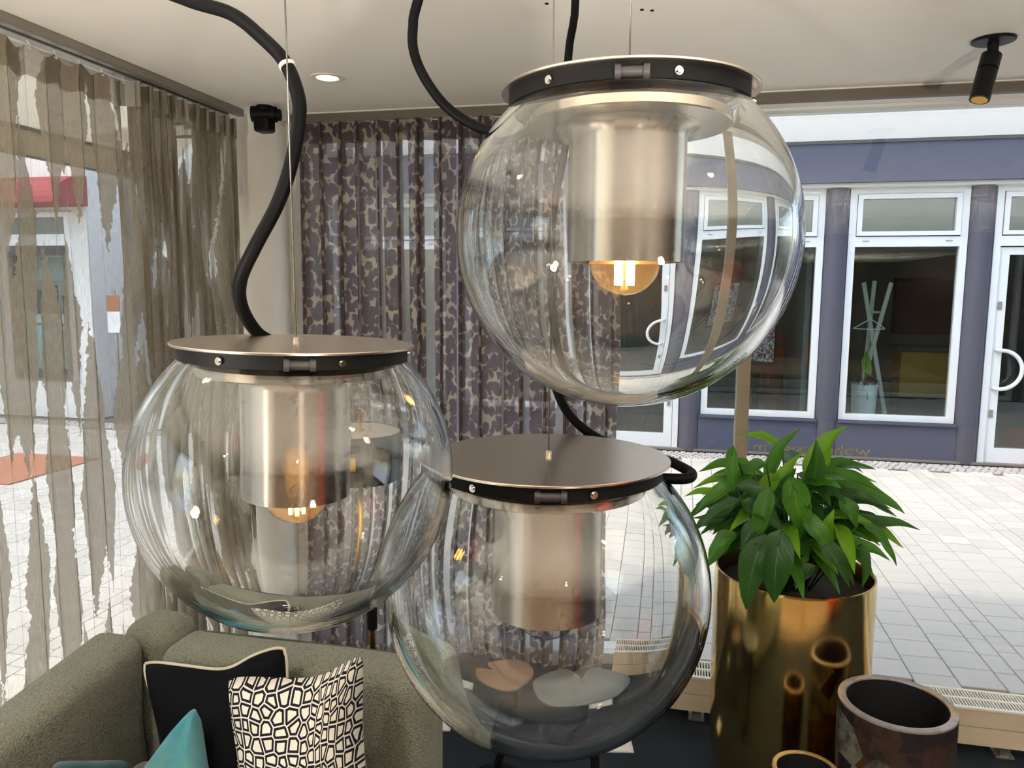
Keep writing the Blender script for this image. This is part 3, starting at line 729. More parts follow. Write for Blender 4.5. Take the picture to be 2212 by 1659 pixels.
# right spot
t = thing('ceiling_spotlight', 'black adjustable ceiling spotlight with round mounting plate above the front window', 'spotlight', (0.830, 2.512, CZ))
obj('mounting_plate', MB().lathe([(0.0005, 0), (0.056, 0), (0.056, -0.006), (0.054, -0.008), (0.0005, -0.008)], n=48), 'black_satin', t, smooth=True, sharp=30)
obj('stem', MB().lathe([(0.0145, -0.008), (0.0145, -0.046)], n=24, cap1=True), 'black_satin', t, smooth=True, sharp=40)
sx_ = Vector((-0.24, -0.22, -0.95)).normalized(); p0 = Vector((-0.002, 0, -0.043))
hd_ = obj('lamp_head', MB().tube([p0, p0+sx_*0.042], 0.0265, 32).tube([p0+sx_*0.042, p0+sx_*0.047], 0.021, 32).tube([p0+sx_*0.047, p0+sx_*0.135], 0.0265, 32), 'black_satin', t, smooth=True, sharp=40)
obj('lamp_face', MB().tube([p0+sx_*0.1351, p0+sx_*0.1358], 0.021, 24), 'brass', hd_, smooth=True, sharp=40)
# left spot
t = thing('ceiling_spotlight', 'squat black spotlight on the ceiling in front of the white corner column', 'spotlight', (-1.632, 2.84, CZ))
obj('bracket', MB().lathe([(0.03, 0), (0.03, -0.02)], n=24, cap1=True), 'black_matt', t, smooth=True, sharp=40)
obj('pivot_housing', MB().tube([(-0.052, -0.005, -0.030), (0.040, 0.02, -0.030)], 0.030, 28), 'black_matt', t, smooth=True, sharp=40)
obj('ribbed_cap', MB().tube([(0.040, 0.02, -0.032), (0.056, 0.024, -0.032)], 0.022, 14), 'black_matt', t, smooth=False)
me = rbox(-0.035, 0.031, -0.032, 0.032, -0.102, -0.045, 0.012)
obj('lamp_head', me, 'black_satin', t)
t = obj('ceiling_screw', MB().lathe([(0.0003, 0), (0.005, 0), (0.005, -0.002), (0.0003, -0.003)], (-0.358, 1.99, CZ), 12), 'black_matt', smooth=True)
tag(t, 'small dark screw in the ceiling between the pendant wires', 'screw', 'ceiling screws')
t2 = t.copy(); COL.objects.link(t2); t2.location = (0.23, 0.09, 0); t2['label'] = 'small dark screw in the ceiling right of the top globe wire'
t2 = t.copy(); COL.objects.link(t2); t2.location = (0.255, 0.10, 0); t2['label'] = 'rightmost dark screw in the ceiling above the top globe'
kb = obj('thermostat_dial', MB().tube([(-1.885, 2.93, 1.68), (-1.895, 2.895, 1.68)], 0.022, 24), 'radiator_white', smooth=True, sharp=40)
tag(kb, 'small round white dial on the corner column', 'thermostat')

# ================================================================== PENDANT GLOBE LAMPS
def globe_mesh(s):
    R = 0.2; prof_o = []; prof_i = []
    th_end = math.asin(0.131/R)                      # polar angle of the neck
    N = 60
    for i in range(N+1):
        a = PI-(PI-th_end)*i/N                       # from the bottom to the neck
        prof_o.append((max(0.0004, R*math.sin(a)), R*math.cos(a)))
    zc = 0.0018; Ri = 0.1915
    neck = [(0.1308, 0.1530), (0.1309, 0.1560), (0.1306, 0.1580), (0.1295, 0.1590)]
    lip = [(0.1275, 0.1590), (0.1263, 0.1582), (0.1258, 0.1565), (0.1256, 0.1520), (0.1256, 0.1475)]
    th_i = math.asin(0.1256/Ri)
    for i in range(N+1):
        a = th_i+(PI-th_i)*i/N
        prof_i.append((max(0.0004, Ri*math.sin(a)), zc+Ri*math.cos(a)))
    prof = prof_o+neck+lip+prof_i[1:]
    mb = MB().lathe([(r*s, z*s) for r, z in prof], n=128)
    # gentle hand-blown waviness on the inner wall
    nn = 128; k0 = (len(prof_o)+len(neck)+len(lip))*nn
    for q in range(k0, len(mb.v)-nn*3):
        v = Vector(mb.v[q]); d = 1+0.0016*noise.noise(v/s*9.0)
        mb.v[q] = tuple(v*d)
    return mb
def pendant(label, c, s, fil, glass, cable, ring_off, tilt, ties, cz_plate=0.0):
    t = thing('pendant_lamp', label, 'pendant lamp', c, 'glass globe pendant lamps')
    t.rotation_euler = tilt
    def sc(prof): return [(r*s, z*s) for r, z in prof]
    obj('glass_globe', globe_mesh(s), 'globe_glass', t, smooth=True)
    obj('top_plate', MB().lathe(sc([(0.0005, 0.1615), (0.1465, 0.1615), (0.1475, 0.1622), (0.1475, 0.1640), (0.1465, 0.1648), (0.0005, 0.1648)]), n=96), 'satin_plate', t, smooth=True, sharp=30)
    ox = oy = 0.0
    g0, gw = ring_off                                 # open gap of the band: direction and half width
    mbr = MB(); nb = 90; sec = [(0.1325, 0.1443), (0.1378, 0.1450), (0.1388, 0.1455), (0.1388, 0.1614), (0.1325, 0.1614)]
    for i in range(nb+1):
        an = g0+gw+(2*PI-2*gw)*i/nb
        for r_, z_ in sec: mbr.v.append((r_*s*math.cos(an), r_*s*math.sin(an), z_*s))
    m_ = len(sec)
    for i in range(nb):
        for j in range(m_): mbr.f.append((i*m_+j, i*m_+(j+1) % m_, (i+1)*m_+(j+1) % m_, (i+1)*m_+j))
    mbr.f += [tuple(reversed(range(m_))), tuple(nb*m_+j for j in range(m_))]
    ring = obj('black_ring', mbr, 'black_matt', t, smooth=True, sharp=40)
    va = math.atan2(c[1], c[0])+PI                   # direction from the lamp towards the viewer side of the room
    for da in (-0.62, 0.35, 1.6, 3.2):
        a = va+da; p = Vector((ox*s+0.1388*s*math.cos(a), oy*s+0.1388*s*math.sin(a), 0.1525*s)); d = Vector((math.cos(a), math.sin(a), 0))
        obj('screw', MB().tube([p, p+d*0.003*s], 0.0045*s, 12).tube([p+d*0.003*s, p+d*0.005*s], 0.0028*s, 10), 'chrome', ring, smooth=True, sharp=40)
    a = va+0.02; p = Vector((ox*s+0.1400*s*math.cos(a), oy*s+0.1400*s*math.sin(a), 0.1515*s)); d = Vector((math.cos(a), math.sin(a), 0)); e = Vector((-d.y, d.x, 0))
    obj('cable_clamp', MB().tube([p-e*0.013*s, p+e*0.013*s], 0.0050*s, 14).tube([p-e*0.017*s, p-e*0.011*s], 0.0072*s, 14).tube([p+e*0.011*s, p+e*0.017*s], 0.0072*s, 14), 'dark_bar', ring, smooth=True, sharp=40)
    # spun metal shade: cylinder flaring into a flange under the plate
    fl = [(0.068, -0.030), (0.068, 0.108)]+[(0.068+0.016*(1-math.cos(PI/2*i/6)), 0.108+0.016*math.sin(PI/2*i/6)) for i in range(1, 7)]
    inn = [(r-0.0016, z) for r, z in reversed(fl)]
    obj('cylinder_shade', MB().lathe(sc(fl+inn), n=96, closed=True), 'brushed_nickel', t, smooth=True, sharp=40)
    obj('flange', MB().lathe(sc([(0.0835, 0.1242), (0.1165, 0.1242), (0.1185, 0.1255), (0.1185, 0.1345), (0.0835, 0.1345)]), n=96, closed=True), 'flange_metal', t, smooth=True, sharp=30)
    bz = -0.026
    pr = [(0.0005, bz-0.043)]+[(0.043*math.sin(a), bz-0.043*math.cos(a)) for a in [PI*i/20 for i in range(1, 16)]]+[(0.020, bz+0.045), (0.0175, bz+0.055)]
    bulb = obj('bulb', MB().lathe(sc(pr), n=48), glass, t, smooth=True)
    fm = MB()
    for i in range(6):
        a = i*PI/3; x, y = 0.0095*math.cos(a), 0.0095*math.sin(a)
        fm.tube([(x*s, y*s, (bz-0.031)*s), (x*1.05*s, y*1.05*s, (bz+0.006)*s)], 0.0024*s, 8)
    obj('filament', fm, fil, bulb, smooth=True)
    obj('filament_stem', MB().tube([(0, 0, (bz-0.036)*s), (0, 0, (bz+0.02)*s), (0, 0, (bz+0.05)*s)], [0.0045*s, 0.003*s, 0.006*s], 10), 'bulb_glass', bulb, smooth=True)
    obj('screw_base', MB().lathe(sc([(0.0165, bz+0.05), (0.0165, bz+0.085), (0.0005, bz+0.09)]), n=24), 'chrome', bulb, smooth=True, sharp=40)
    obj('lamp_holder', MB().lathe(sc([(0.024, bz+0.062), (0.024, 0.150), (0.0005, 0.1505)]), n=28), 'black_matt', t, smooth=True, sharp=40)
    inv = Matrix.Rotation(tilt[1], 4, 'Y').inverted()
    w0 = Vector((0, 0, 0.1648*s)); w1 = inv @ (Vector((0, 0, CZ-c[2])))
    obj('suspension_wire', MB().tube([w0, w1], 0.0009, 8), 'steel_wire', t, smooth=True)
    obj('wire_grip', MB().lathe(sc([(0.004, 0.1648), (0.004, 0.170), (0.0015, 0.172)]), n=14, cap1=True), 'satin_plate', t, smooth=True, sharp=40)
    C3 = Vector(c)
    pts = [inv @ (Vector(p)-C3) for p in cable]
    cab = obj('power_cable', MB().tube(catmull(pts, 10), 0.0070, 16), 'black_rubber', t, smooth=True)
    for p, d in ties:
        p = inv @ (Vector(p)-C3); d = Vector(d).normalized()
        obj('cable_tie', MB().tube([p-d*0.002, p+d*0.002], 0.0082, 18), 'plastic_tie', cab, smooth=True, sharp=40)
    return t
C0 = Vector((0, 0, 1.66))
def S(pts, k): return [tuple(C0+(Vector(p)-C0)*k) for p in pts]
# cable lines (room coordinates)
cab1 = [(-0.30, 1.10, CZ), (-0.33, 1.09, 2.20), (-0.378, 1.081, 2.063), (-0.384, 1.075, 2.024), (-0.382, 1.072, 1.992), (-0.367, 1.07, 1.957), (-0.341, 1.072, 1.921), (-0.311, 1.075, 1.897), (-0.28, 1.07, 1.882), (-0.245, 1.055, 1.8755), (-0.19, 1.01, 1.8730)]
cab2 = S([(-0.87, 1.0, 2.5475), (-0.865, 1.0, 2.40), (-0.845, 0.995, 2.25), (-0.80, 0.985, 2.14), (-0.73, 0.97, 2.075), (-0.656, 0.955, 2.039), (-0.587, 0.946, 2.014), (-0.537, 0.932, 1.978), (-0.496, 0.916, 1.94), (-0.474, 0.905, 1.897), (-0.472, 0.902, 1.866), (-0.479, 0.894, 1.815), (-0.499, 0.893, 1.765), (-0.531, 0.89, 1.711), (-0.559, 0.900, 1.67), (-0.574, 0.925, 1.635), (-0.573, 0.958, 1.600), (-0.560, 0.985, 1.582), (-0.535, 0.97, 1.574)], 0.8)
cab3 = S([(-0.185, 1.312, 2.30), (-0.188, 1.307, 2.128), (-0.19, 1.302, 2.091), (-0.196, 1.295, 2.042), (-0.202, 1.275, 1.896), (-0.211, 1.252, 1.813), (-0.214, 1.221, 1.737), (-0.211, 1.194, 1.679), (-0.203, 1.166, 1.608), (-0.192, 1.141, 1.553), (-0.178, 1.118, 1.508), (-0.155, 1.112, 1.472), (-0.115, 1.105, 1.445), (-0.070, 1.085, 1.437), (-0.020, 1.04, 1.434), (0.008, 0.998, 1.4315), (0.017, 0.972, 1.4305), (0.008, 0.950, 1.4300), (-0.030, 0.946, 1.4295)], 1.05)
pendant('clear glass globe pendant with brightly lit bulb, hanging highest, in front of the front window', (-0.070, 0.931, 1.722), 1.0, 'filament_bright', 'bulb_glass', cab1, (0.15, 0.42), (0, 0, 0), [])
pendant('clear glass globe pendant with a glowing amber bulb, hanging above the green sofa', tuple(C0+0.8*(Vector((-0.478, 0.882, 1.428))-C0)), 0.8, 'filament_warm', 'bulb_glass', cab2, (3.15, 0.5), (0, math.radians(1.6), 0), [(tuple(C0+(Vector((-0.492, 0.914, 1.935))-C0)*0.8), (0.5, -0.2, -0.9))])
pendant('clear glass globe pendant with its bulb off, hanging lowest, beside the gold planter', tuple(C0+1.05*(Vector((-0.156, 0.913, 1.293))-C0)), 1.05, 'filament_off', 'bulb_glass_clear', cab3, (1.6, 0.2), (0, 0, 0), [(tuple(C0+(Vector((-0.212, 1.20, 1.690))-C0)*1.05), (0.05, -0.4, -0.95))])

# ================================================================== SOFA AND CUSHIONS
sf = thing('corner_sofa', 'grey-green textured corner sofa at lower left', 'sofa', (-1.0, 1.2, 0))
def sofa_part(name, x0, x1, y0, y1, z0, z1, r, **kw):
    L = sf.location
    return obj(name, rbox(x0-L.x, x1-L.x, y0-L.y, y1-L.y, z0, z1, r, **kw), 'sofa_fabric', sf, recalc=False)
sofa_part('seat_base', -1.50, -0.56, 0.10, 1.78, 0.10, 0.30, 0.02)
sofa_part('seat_cushion', -1.36, -0.58, 0.86, 1.64, 0.29, 0.44, 0.045, cuts=2, puff=0.006)
sofa_part('seat_cushion', -1.36, -0.58, 0.12, 0.85, 0.29, 0.44, 0.045, cuts=2, puff=0.006)
lb = sofa_part('back_cushion', -1.51, -1.36, 0.30, 1.69, 0.26, 0.755, 0.045, cuts=3, puff=0.008)
for v in lb.data.vertices:      # the long side back slopes down gently towards the front
    yy = v.co.y+sf.location.y
    if v.co.z > 0.3: v.co.z -= (v.co.z-0.3)*0.105*min(1.0, max(0.0, (1.67-yy)/0.42))
sofa_part('back_cushion', -1.47, -1.308, 1.70, 1.86, 0.26, 0.758, 0.055, cuts=2, puff=0.008)
bc = sofa_part('back_cushion', -1.300, -0.565, 1.63, 1.79, 0.26, 0.738, 0.045, cuts=2, puff=0.006)
L = sf.location
obj('seam', MB().tube(catmull([(-1.24-L.x, 1.757-L.y, 0.7375), (-1.0-L.x, 1.758-L.y, 0.7385), (-0.8-L.x, 1.758-L.y, 0.738), (-0.64-L.x, 1.757-L.y, 0.7365)], 12), 0.0022, 6), 'seam_thread', bc, smooth=True)
for a, b in ((-1.45, 0.15), (-0.62, 0.15), (-1.45, 1.72), (-0.62, 1.72)):
    obj('leg', MB().lathe([(0.016, 0.0), (0.022, 0.105)], (a-L.x, b-L.y, 0), 14, cap0=True), 'black_matt', sf, smooth=True, sharp=40)
def cushion(name, label, top, br, bl, thick, mat, piping=None, uvs=1.0, nrm=Vector((0.1, -1, 0.25)), group='sofa cushions'):
    """top: list of points along the upper edge from left to right"""
    tp = catmull(top, 8); n = len(tp)-1; mN = 22; nrm = nrm.normalized()
    br, bl = Vector(br), Vector(bl); cen = sum((Vector(p) for p in (top[0], top[-1], br, bl)), Vector())/4
    org = Vector((cen.x, cen.y, min(br.z, bl.z)))
    t = thing(name, label, 'cushion', org, group)
    def P(u, v, side):
        a_, b_ = 2*u-1, 2*v-1; hu = max(0.0, 1-a_**4); hv = max(0.0, 1-b_**4)
        u = 0.5+0.5*a_*(1-0.055*b_**8*a_**2); v = 0.5+0.5*b_*(1-0.055*a_**8*b_**2)
        fi = u*n; k = min(int(fi), n-1); a = tp[k].lerp(tp[k+1], fi-k)
        b = bl.lerp(br, u)
        p = a.lerp(b, v)
        # edges bow inwards between the corners
        cx = (bl.lerp(br, 0.5)+tp[n//2])/2
        side_in = 0.030*math.sin(PI*v)*(2*u-1)
        ex = (br-bl).normalized()
        p = p-ex*side_in
        h = thick*(hu**0.5)*(hv**0.55)
        h *= 1-0.35*math.exp(-((u-0.5)/0.16)**2)*math.exp(-(v/0.30)**2)
        h += 0.004*noise.noise(p*14)*hu*hv
        return p+nrm*h*(1 if side else -0.8)-org
    nu = 30
    mb = MB(); mb.uv = []
    for side in (1, 0):
        for j in range(mN+1):
            for i in range(nu+1):
                u, v = i/nu, j/mN; mb.v.append(tuple(P(u, v, side))); mb.uv.append((u*uvs, (1-v)*uvs))
    st = (nu+1)*(mN+1)
    for sd in (0, 1):
        for j in range(mN):
            for i in range(nu):
                a = sd*st+j*(nu+1)+i; q = (a, a+nu+1, a+nu+2, a+1); mb.f.append(q if sd == 0 else q[::-1])
    me = mb.mesh('cover', True)
    bm = bmesh.new(); bm.from_mesh(me); bmesh.ops.remove_doubles(bm, verts=bm.verts, dist=0.0004); bm.to_mesh(me); bm.free()
    obj('cover', me, mat, t)
    if piping:
        ring = [P(i/30, 0, 1) for i in range(31)]+[P(1, j/20, 1) for j in range(1, 21)]+[P(1-i/30, 1, 1) for i in range(1, 31)]+[P(0, 1-j/20, 1) for j in range(1, 20)]+[P(0, 0, 1)]
        obj('piping', MB().tube(ring, 0.0042, 8), piping, t, smooth=True)
    return t
cushion('black_cushion', 'black velvet cushion with pale piping leaning on the sofa back', [(-1.286, 1.56, 0.750), (-1.149, 1.55, 0.752), (-1.031, 1.535, 0.766), (-0.968, 1.56, 0.795), (-0.903, 1.60, 0.815)], (-0.74, 1.44, 0.43), (-1.10, 1.38, 0.43), 0.062, 'black_velvet', 'piping_cord')
cushion('patterned_cushion', 'cream cushion printed with navy pentagon outlines, rightmost on the sofa', [(-1.014, 1.50, 0.771), (-0.891, 1.485, 0.788), (-0.770, 1.465, 0.813), (-0.720, 1.50, 0.828), (-0.681, 1.55, 0.844)], (-0.545, 1.36, 0.43), (-0.87, 1.29, 0.43), 0.070, 'pentagon_fabric', None)
cushion('teal_cushion', 'teal velvet cushion set on its corner in front of the black cushion', [(-1.050, 1.375, 0.715), (-1.021, 1.40, 0.742), (-1.006, 1.395, 0.712)], (-0.80, 1.29, 0.44), (-1.30, 1.22, 0.44), 0.042, 'teal_velvet', None)
cushion('dark_green_cushion', 'dark teal cushion lying low at the left of the sofa', [(-1.205, 1.20, 0.720), (-1.12, 1.21, 0.726), (-1.05, 1.24, 0.720)], (-0.99, 1.08, 0.44), (-1.22, 1.06, 0.44), 0.045, 'dark_teal_velvet', None)
tgo = obj('fabric_tag', MB().box(-0.592, -0.560, 1.36, 1.364, 0.60, 0.635), 'white_tag'); tag(tgo, 'small white swing tag at the corner of the patterned cushion', 'tag')

# ================================================================== FLOOR LAMP behind the sofa
fl = thing('floor_lamp', 'floor lamp with glossy black drum shade and brass stem behind the sofa', 'floor lamp', (-0.942, 2.2, 0))
obj('base', MB().lathe([(0.0005, 0), (0.14, 0), (0.14, 0.012), (0.135, 0.018), (0.0005, 0.02)], n=48), 'black_satin', fl, smooth=True, sharp=30)
obj('stem', MB().tube([(0, 0, 0.018), (0, 0, 1.225)], 0.0095, 16), 'brass', fl, smooth=True)
obj('grip', MB().tube([(0, 0, 0.578), (0, 0, 0.645)], 0.016, 20), 'black_matt', fl, smooth=True, sharp=40)
obj('lamp_shade', MB().lathe([(0.158, 1.06), (0.160, 1.06), (0.160, 1.225), (0.158, 1.225)], n=64, closed=True), 'shade_black', fl, smooth=True, sharp=40)
obj('shade_diffuser', MB().lathe([(0.012, 1.218), (0.1575, 1.218), (0.1575, 1.2215), (0.012, 1.2215)], n=48, closed=True), 'shade_top', fl, smooth=True, sharp=40)
obj('finial', MB().lathe([(0.013, 1.2215), (0.013, 1.226), (0.006, 1.228), (0.006, 1.295), (0.0005, 1.296)], n=20), 'brass', fl, smooth=True, sharp=40)
obj('maker_plate', MB().box(0.028, 0.052, -0.1625, -0.159, 1.12, 1.165), 'brass', fl)

# ================================================================== LEAF-SHAPED SIDE TABLES
def leaf_table(label, loc, rotz, r, h, mat):
    t = thing('leaf_side_table', label, 'side table', loc, 'leaf side tables', (0, 0, rotz))
    mb = MB(); n = 72; top = []
    for i in range(n):
        a = 2*PI*i/n
        d = abs(((a-PI/2+PI) % (2*PI))-PI)           # angle from the notch
        rr = r*(1+0.06*math.cos(3*a+0.4)+0.03*math.sin(5*a))*(1-0.62*math.exp(-(d/0.16)**2))
        top.append((rr*math.cos(a)*1.2, rr*math.sin(a)*0.95))
    for z, k in ((h-0.012, 0.985), (h-0.010, 1.0), (h-0.002, 1.0), (h, 0.985)):
        for x, y in top: mb.v.append((x*k, y*k, z+0.010*noise.noise(Vector((x*6, y*6, 0)))))
    for j in range(3):
        for i in range(n): mb.f.append((j*n+i, j*n+(i+1) % n, (j+1)*n+(i+1) % n, (j+1)*n+i))
    b = len(mb.v); mb.v.append((0, -0.03*r, h+0.002)); mb.v.append((0, -0.03*r, h-0.013))
    for i in range(n):
        mb.f.append((3*n+i, 3*n+(i+1) % n, b)); mb.f.append(((i+1) % n, i, b+1))
    obj('leaf_top', mb, mat, t, smooth=True, sharp=50)
    obj('stem', MB().tube(catmull([(0.0, -0.02, h-0.015), (0.02, -0.03, h*0.6), (-0.01, -0.01, h*0.3), (0, 0, 0.015)], 6), 0.013, 12), 'black_matt', t, smooth=True)
    obj('foot', MB().lathe([(0.0005, 0), (0.11, 0), (0.11, 0.01), (0.02, 0.018), (0.0005, 0.018)], n=36), 'black_matt', t, smooth=True, sharp=30)
leaf_table('grey leaf-shaped side table seen through the lowest globe', (-0.235, 2.11, 0), 0.25, 0.145, 0.45, 'grey_lacquer')
leaf_table('bronze leaf-shaped side table beside the grey one', (-0.56, 2.34, 0), 1.2, 0.11, 0.33, 'bronze_lacquer')
for lb, x, y, rz in (('white price card in a clear holder on the carpet under the lowest globe', -0.191, 2.66, 0.2), ('white price card on the carpet beside the sofa end', -0.875, 2.645, 0.1)):
    t = thing('price_card', lb, 'card', (x, y, 0.0), 'price cards', (0, 0, rz))
    obj('card', MB().box(-0.05, 0.05, -0.035, 0.035, 0.004, 0.005), 'white_tag', t)
    obj('holder', MB().box(-0.06, 0.06, -0.042, 0.048, 0.0, 0.004), 'pale_wood', t)

# ================================================================== GOLD PLANTER AND PEACE LILY
PX, PY = 0.372, 2.520
gp = thing('gold_planter', 'tall polished gold planter holding the leafy plant by the window', 'planter', (PX, PY, 0))
H = 0.775; Rp = 0.245
prof = [(0.0005, 0.0), (0.185, 0.0), (0.20, 0.006), (0.222, 0.06), (0.238, 0.16), (0.2445, 0.30), (0.245, 0.5), (0.245, H-0.01), (0.243, H), (0.237, H), (0.235, H-0.01), (0.235, H-0.12)]
obj('pot_body', MB().lathe(prof, n=96), 'gold_metal', gp, smooth=True, sharp=45)
pl = thing('peace_lily', 'bushy green leafy plant growing in the gold planter', 'plant', (PX, PY, H-0.06))
obj('soil', MB().lathe([(0.0005, 0.01), (0.234, 0.0), (0.234, -0.03), (0.0005, -0.03)], n=40), 'soil', pl, smooth=True)
LEAVES = [((0.432,2.500,1.106),(0.503,2.490,1.253),0.091,1),((0.398,2.420,1.093),(0.400,2.410,1.220),0.064,2),((0.293,2.550,1.170),(0.180,2.540,1.198),0.054,1),((0.299,2.500,1.103),(0.371,2.490,1.240),0.059,0),((0.315,2.440,1.065),(0.374,2.430,1.177),0.052,1),((0.194,2.500,1.102),(0.065,2.490,1.083),0.056,0),((0.129,2.420,1.019),(0.019,2.410,1.019),0.048,1),((0.160,2.360,1.167),(0.168,2.350,1.057),0.044,0),((0.199,2.330,1.069),(0.307,2.320,1.020),0.064,2),((0.160,2.340,1.015),(0.072,2.330,0.949),0.059,2),((0.211,2.300,1.027),(0.302,2.290,0.965),0.069,2),((0.327,2.310,1.086),(0.355,2.300,0.946),0.090,0),((0.448,2.450,1.045),(0.628,2.440,1.012),0.046,2),((0.479,2.600,1.018),(0.551,2.590,1.042),0.056,0),((0.478,2.420,0.977),(0.594,2.410,0.950),0.046,1),((0.431,2.340,0.930),(0.447,2.330,1.031),0.054,1),((0.561,2.400,0.951),(0.640,2.390,0.854),0.043,0),((0.497,2.360,0.920),(0.612,2.350,0.882),0.052,0),((0.419,2.290,0.929),(0.491,2.280,0.817),0.062,2),((0.530,2.330,0.905),(0.533,2.320,0.805),0.033,2),((0.243,2.260,0.912),(0.207,2.250,0.735),0.092,2),((0.291,2.250,0.936),(0.282,2.240,0.767),0.106,2),((0.383,2.280,0.859),(0.338,2.270,0.811),0.044,2),((0.162,2.340,0.913),(0.099,2.330,0.842),0.068,0),((0.187,2.380,1.078),(0.053,2.370,0.977),0.059,0),((0.240,2.400,1.127),(0.167,2.390,1.082),0.054,0),((0.326,2.400,1.017),(0.345,2.390,1.135),0.066,2),((0.483,2.400,1.028),(0.523,2.390,0.962),0.061,0),((0.250,2.300,0.984),(0.188,2.290,0.898),0.064,2),((0.366,2.300,0.992),(0.432,2.290,0.904),0.067,0),((0.138,2.400,0.960),(0.048,2.390,0.912),0.054,2),((0.259,2.290,1.057),(0.238,2.280,0.933),0.063,0)]
rl = random.Random(12)
for i in range(64):   # fuller crown all round, behind and between the leaves facing the room
    a = rl.uniform(0, 2*PI); rr = rl.uniform(0.05, 0.17); zz = rl.uniform(0.86, 1.10)
    b = (PX-0.02+rr*math.cos(a), PY+0.01+rr*math.sin(a), zz)
    ln = rl.uniform(0.12, 0.19); el = rl.uniform(-0.7, 0.5)
    tpt = (b[0]+ln*math.cos(a)*math.cos(el), b[1]+ln*math.sin(a)*math.cos(el), b[2]+ln*math.sin(el))
    if tpt[1] > 2.86: tpt = (tpt[0], 2.86, tpt[2])
    LEAVES.append((b, tpt, rl.uniform(0.05, 0.075), rl.choice((0, 0, 2, 1))))
for i in range(34):   # low leaves arching over the rim
    a = rl.uniform(0, 2*PI); rr = rl.uniform(0.10, 0.19); zz = rl.uniform(0.86, 0.97)
    b = (PX+rr*math.cos(a), PY+rr*math.sin(a), zz); ln = rl.uniform(0.12, 0.17); el = rl.uniform(-0.75, 0.15)
    tpt = (b[0]+ln*math.cos(a+0.4)*math.cos(el), min(2.86, b[1]+ln*math.sin(a+0.4)*math.cos(el)), b[2]+ln*math.sin(el))
    LEAVES.append((b, tpt, rl.uniform(0.045, 0.065), rl.choice((0, 2, 2, 1))))
for i in range(16):   # leaves facing the room cover the rim
    a = rl.uniform(-2.7, -0.4); rr = rl.uniform(0.10, 0.18); zz = rl.uniform(0.86, 0.95)
    b = (PX+rr*math.cos(a), PY+rr*math.sin(a), zz); ln = rl.uniform(0.11, 0.15); el = rl.uniform(-0.9, -0.1); a2 = a+rl.uniform(-0.5, 0.5)
    tpt = (b[0]+ln*math.cos(a2)*math.cos(el), b[1]+ln*math.sin(a2)*math.cos(el), b[2]+ln*math.sin(el))
    LEAVES.append((b, tpt, rl.uniform(0.045, 0.062), rl.choice((0, 2, 2, 1))))
for i in range(22):   # short inner leaves over the soil
    a = rl.uniform(0, 2*PI); rr = rl.uniform(0.04, 0.16); zz = rl.uniform(0.79, 0.86)
    b = (PX+rr*math.cos(a), PY+rr*math.sin(a), zz); ln = rl.uniform(0.09, 0.13); el = rl.uniform(0.1, 0.8)
    LEAVES.append((b, (b[0]+ln*math.cos(a)*math.cos(el), b[1]+ln*math.sin(a)*math.cos(el), b[2]+ln*math.sin(el)), rl.uniform(0.045, 0.06), rl.choice((0, 2, 2))))
LM = ['leaf_green', 'leaf_light', 'leaf_dark']
O = Vector((PX, PY, H-0.06))
VIEW = Vector((0, 0, 1.66))
for b, tpt, wd, kind in LEAVES:
    b = Vector(b); tpt = Vector(tpt); b = b-(tpt-b)*0.28; ax = tpt-b; ln = ax.length; wd *= 0.98
    # blade starts a little before b so that it keeps its full length
    out_ = Vector((b.x-PX, b.y-PY, 0))
    up = Vector((0, 0, 1)); arch = (up*0.5+out_*0.6)
    arch = (arch-ax*(arch.dot(ax)/ax.length_squared))
    midp = (b+tpt)/2+(arch.normalized() if arch.length > 1e-4 else up)*ln*rl.uniform(0.10, 0.22)
    nu = 12; mb = MB(); mb.uv = []
    tw0 = rl.uniform(-0.5, 0.5); ph = rl.uniform(0, 6)
    for j in range(nu+1):
        t = j/nu; p = b*(1-t)**2+midp*2*t*(1-t)+tpt*t*t
        d = ((midp-b)*(1-t)+(tpt-midp)*t).normalized()
        face = (VIEW-p).normalized()*0.45+up*0.65+out_*0.8
        side = d.cross(face).normalized(); nn = side.cross(d).normalized()
        tw = tw0*(t-0.3); side, nn = side*math.cos(tw)+nn*math.sin(tw), nn*math.cos(tw)-side*math.sin(tw)
        w_ = wd*(math.sin(PI*min(1, t**0.72))**0.85)*(1-0.25*t) if 0 < j < nu else 0.0016
        for q in (-1, -0.5, 0, 0.5, 1):
            off = abs(q)*w_*0.22+0.11*w_*math.sin(ph+t*11+q*3)*abs(q)
            mb.v.append(tuple(p+side*(q*w_*0.5)+nn*off-O)); mb.uv.append((0.5+q*0.5, t))
    for j in range(nu):
        for i in range(4):
            a = j*5+i; mb.f.append((a, a+1, a+6, a+5))
    lo = obj('leaf', mb, LM[kind], pl, smooth=True, recalc=False)
    root = Vector((PX+(b.x-PX)*0.25, PY+(b.y-PY)*0.25, H-0.055)); c1 = root.lerp(b, 0.55)+up*0.05
    obj('leaf_stalk', MB().tube([root-O, (root*0.25+c1*0.5+b*0.25)-O, b-O, (b*0.6+midp*0.4)-O-up*0.002], [0.0035, 0.003, 0.0025, 0.0015], 6), 'stem_green', lo, smooth=True)

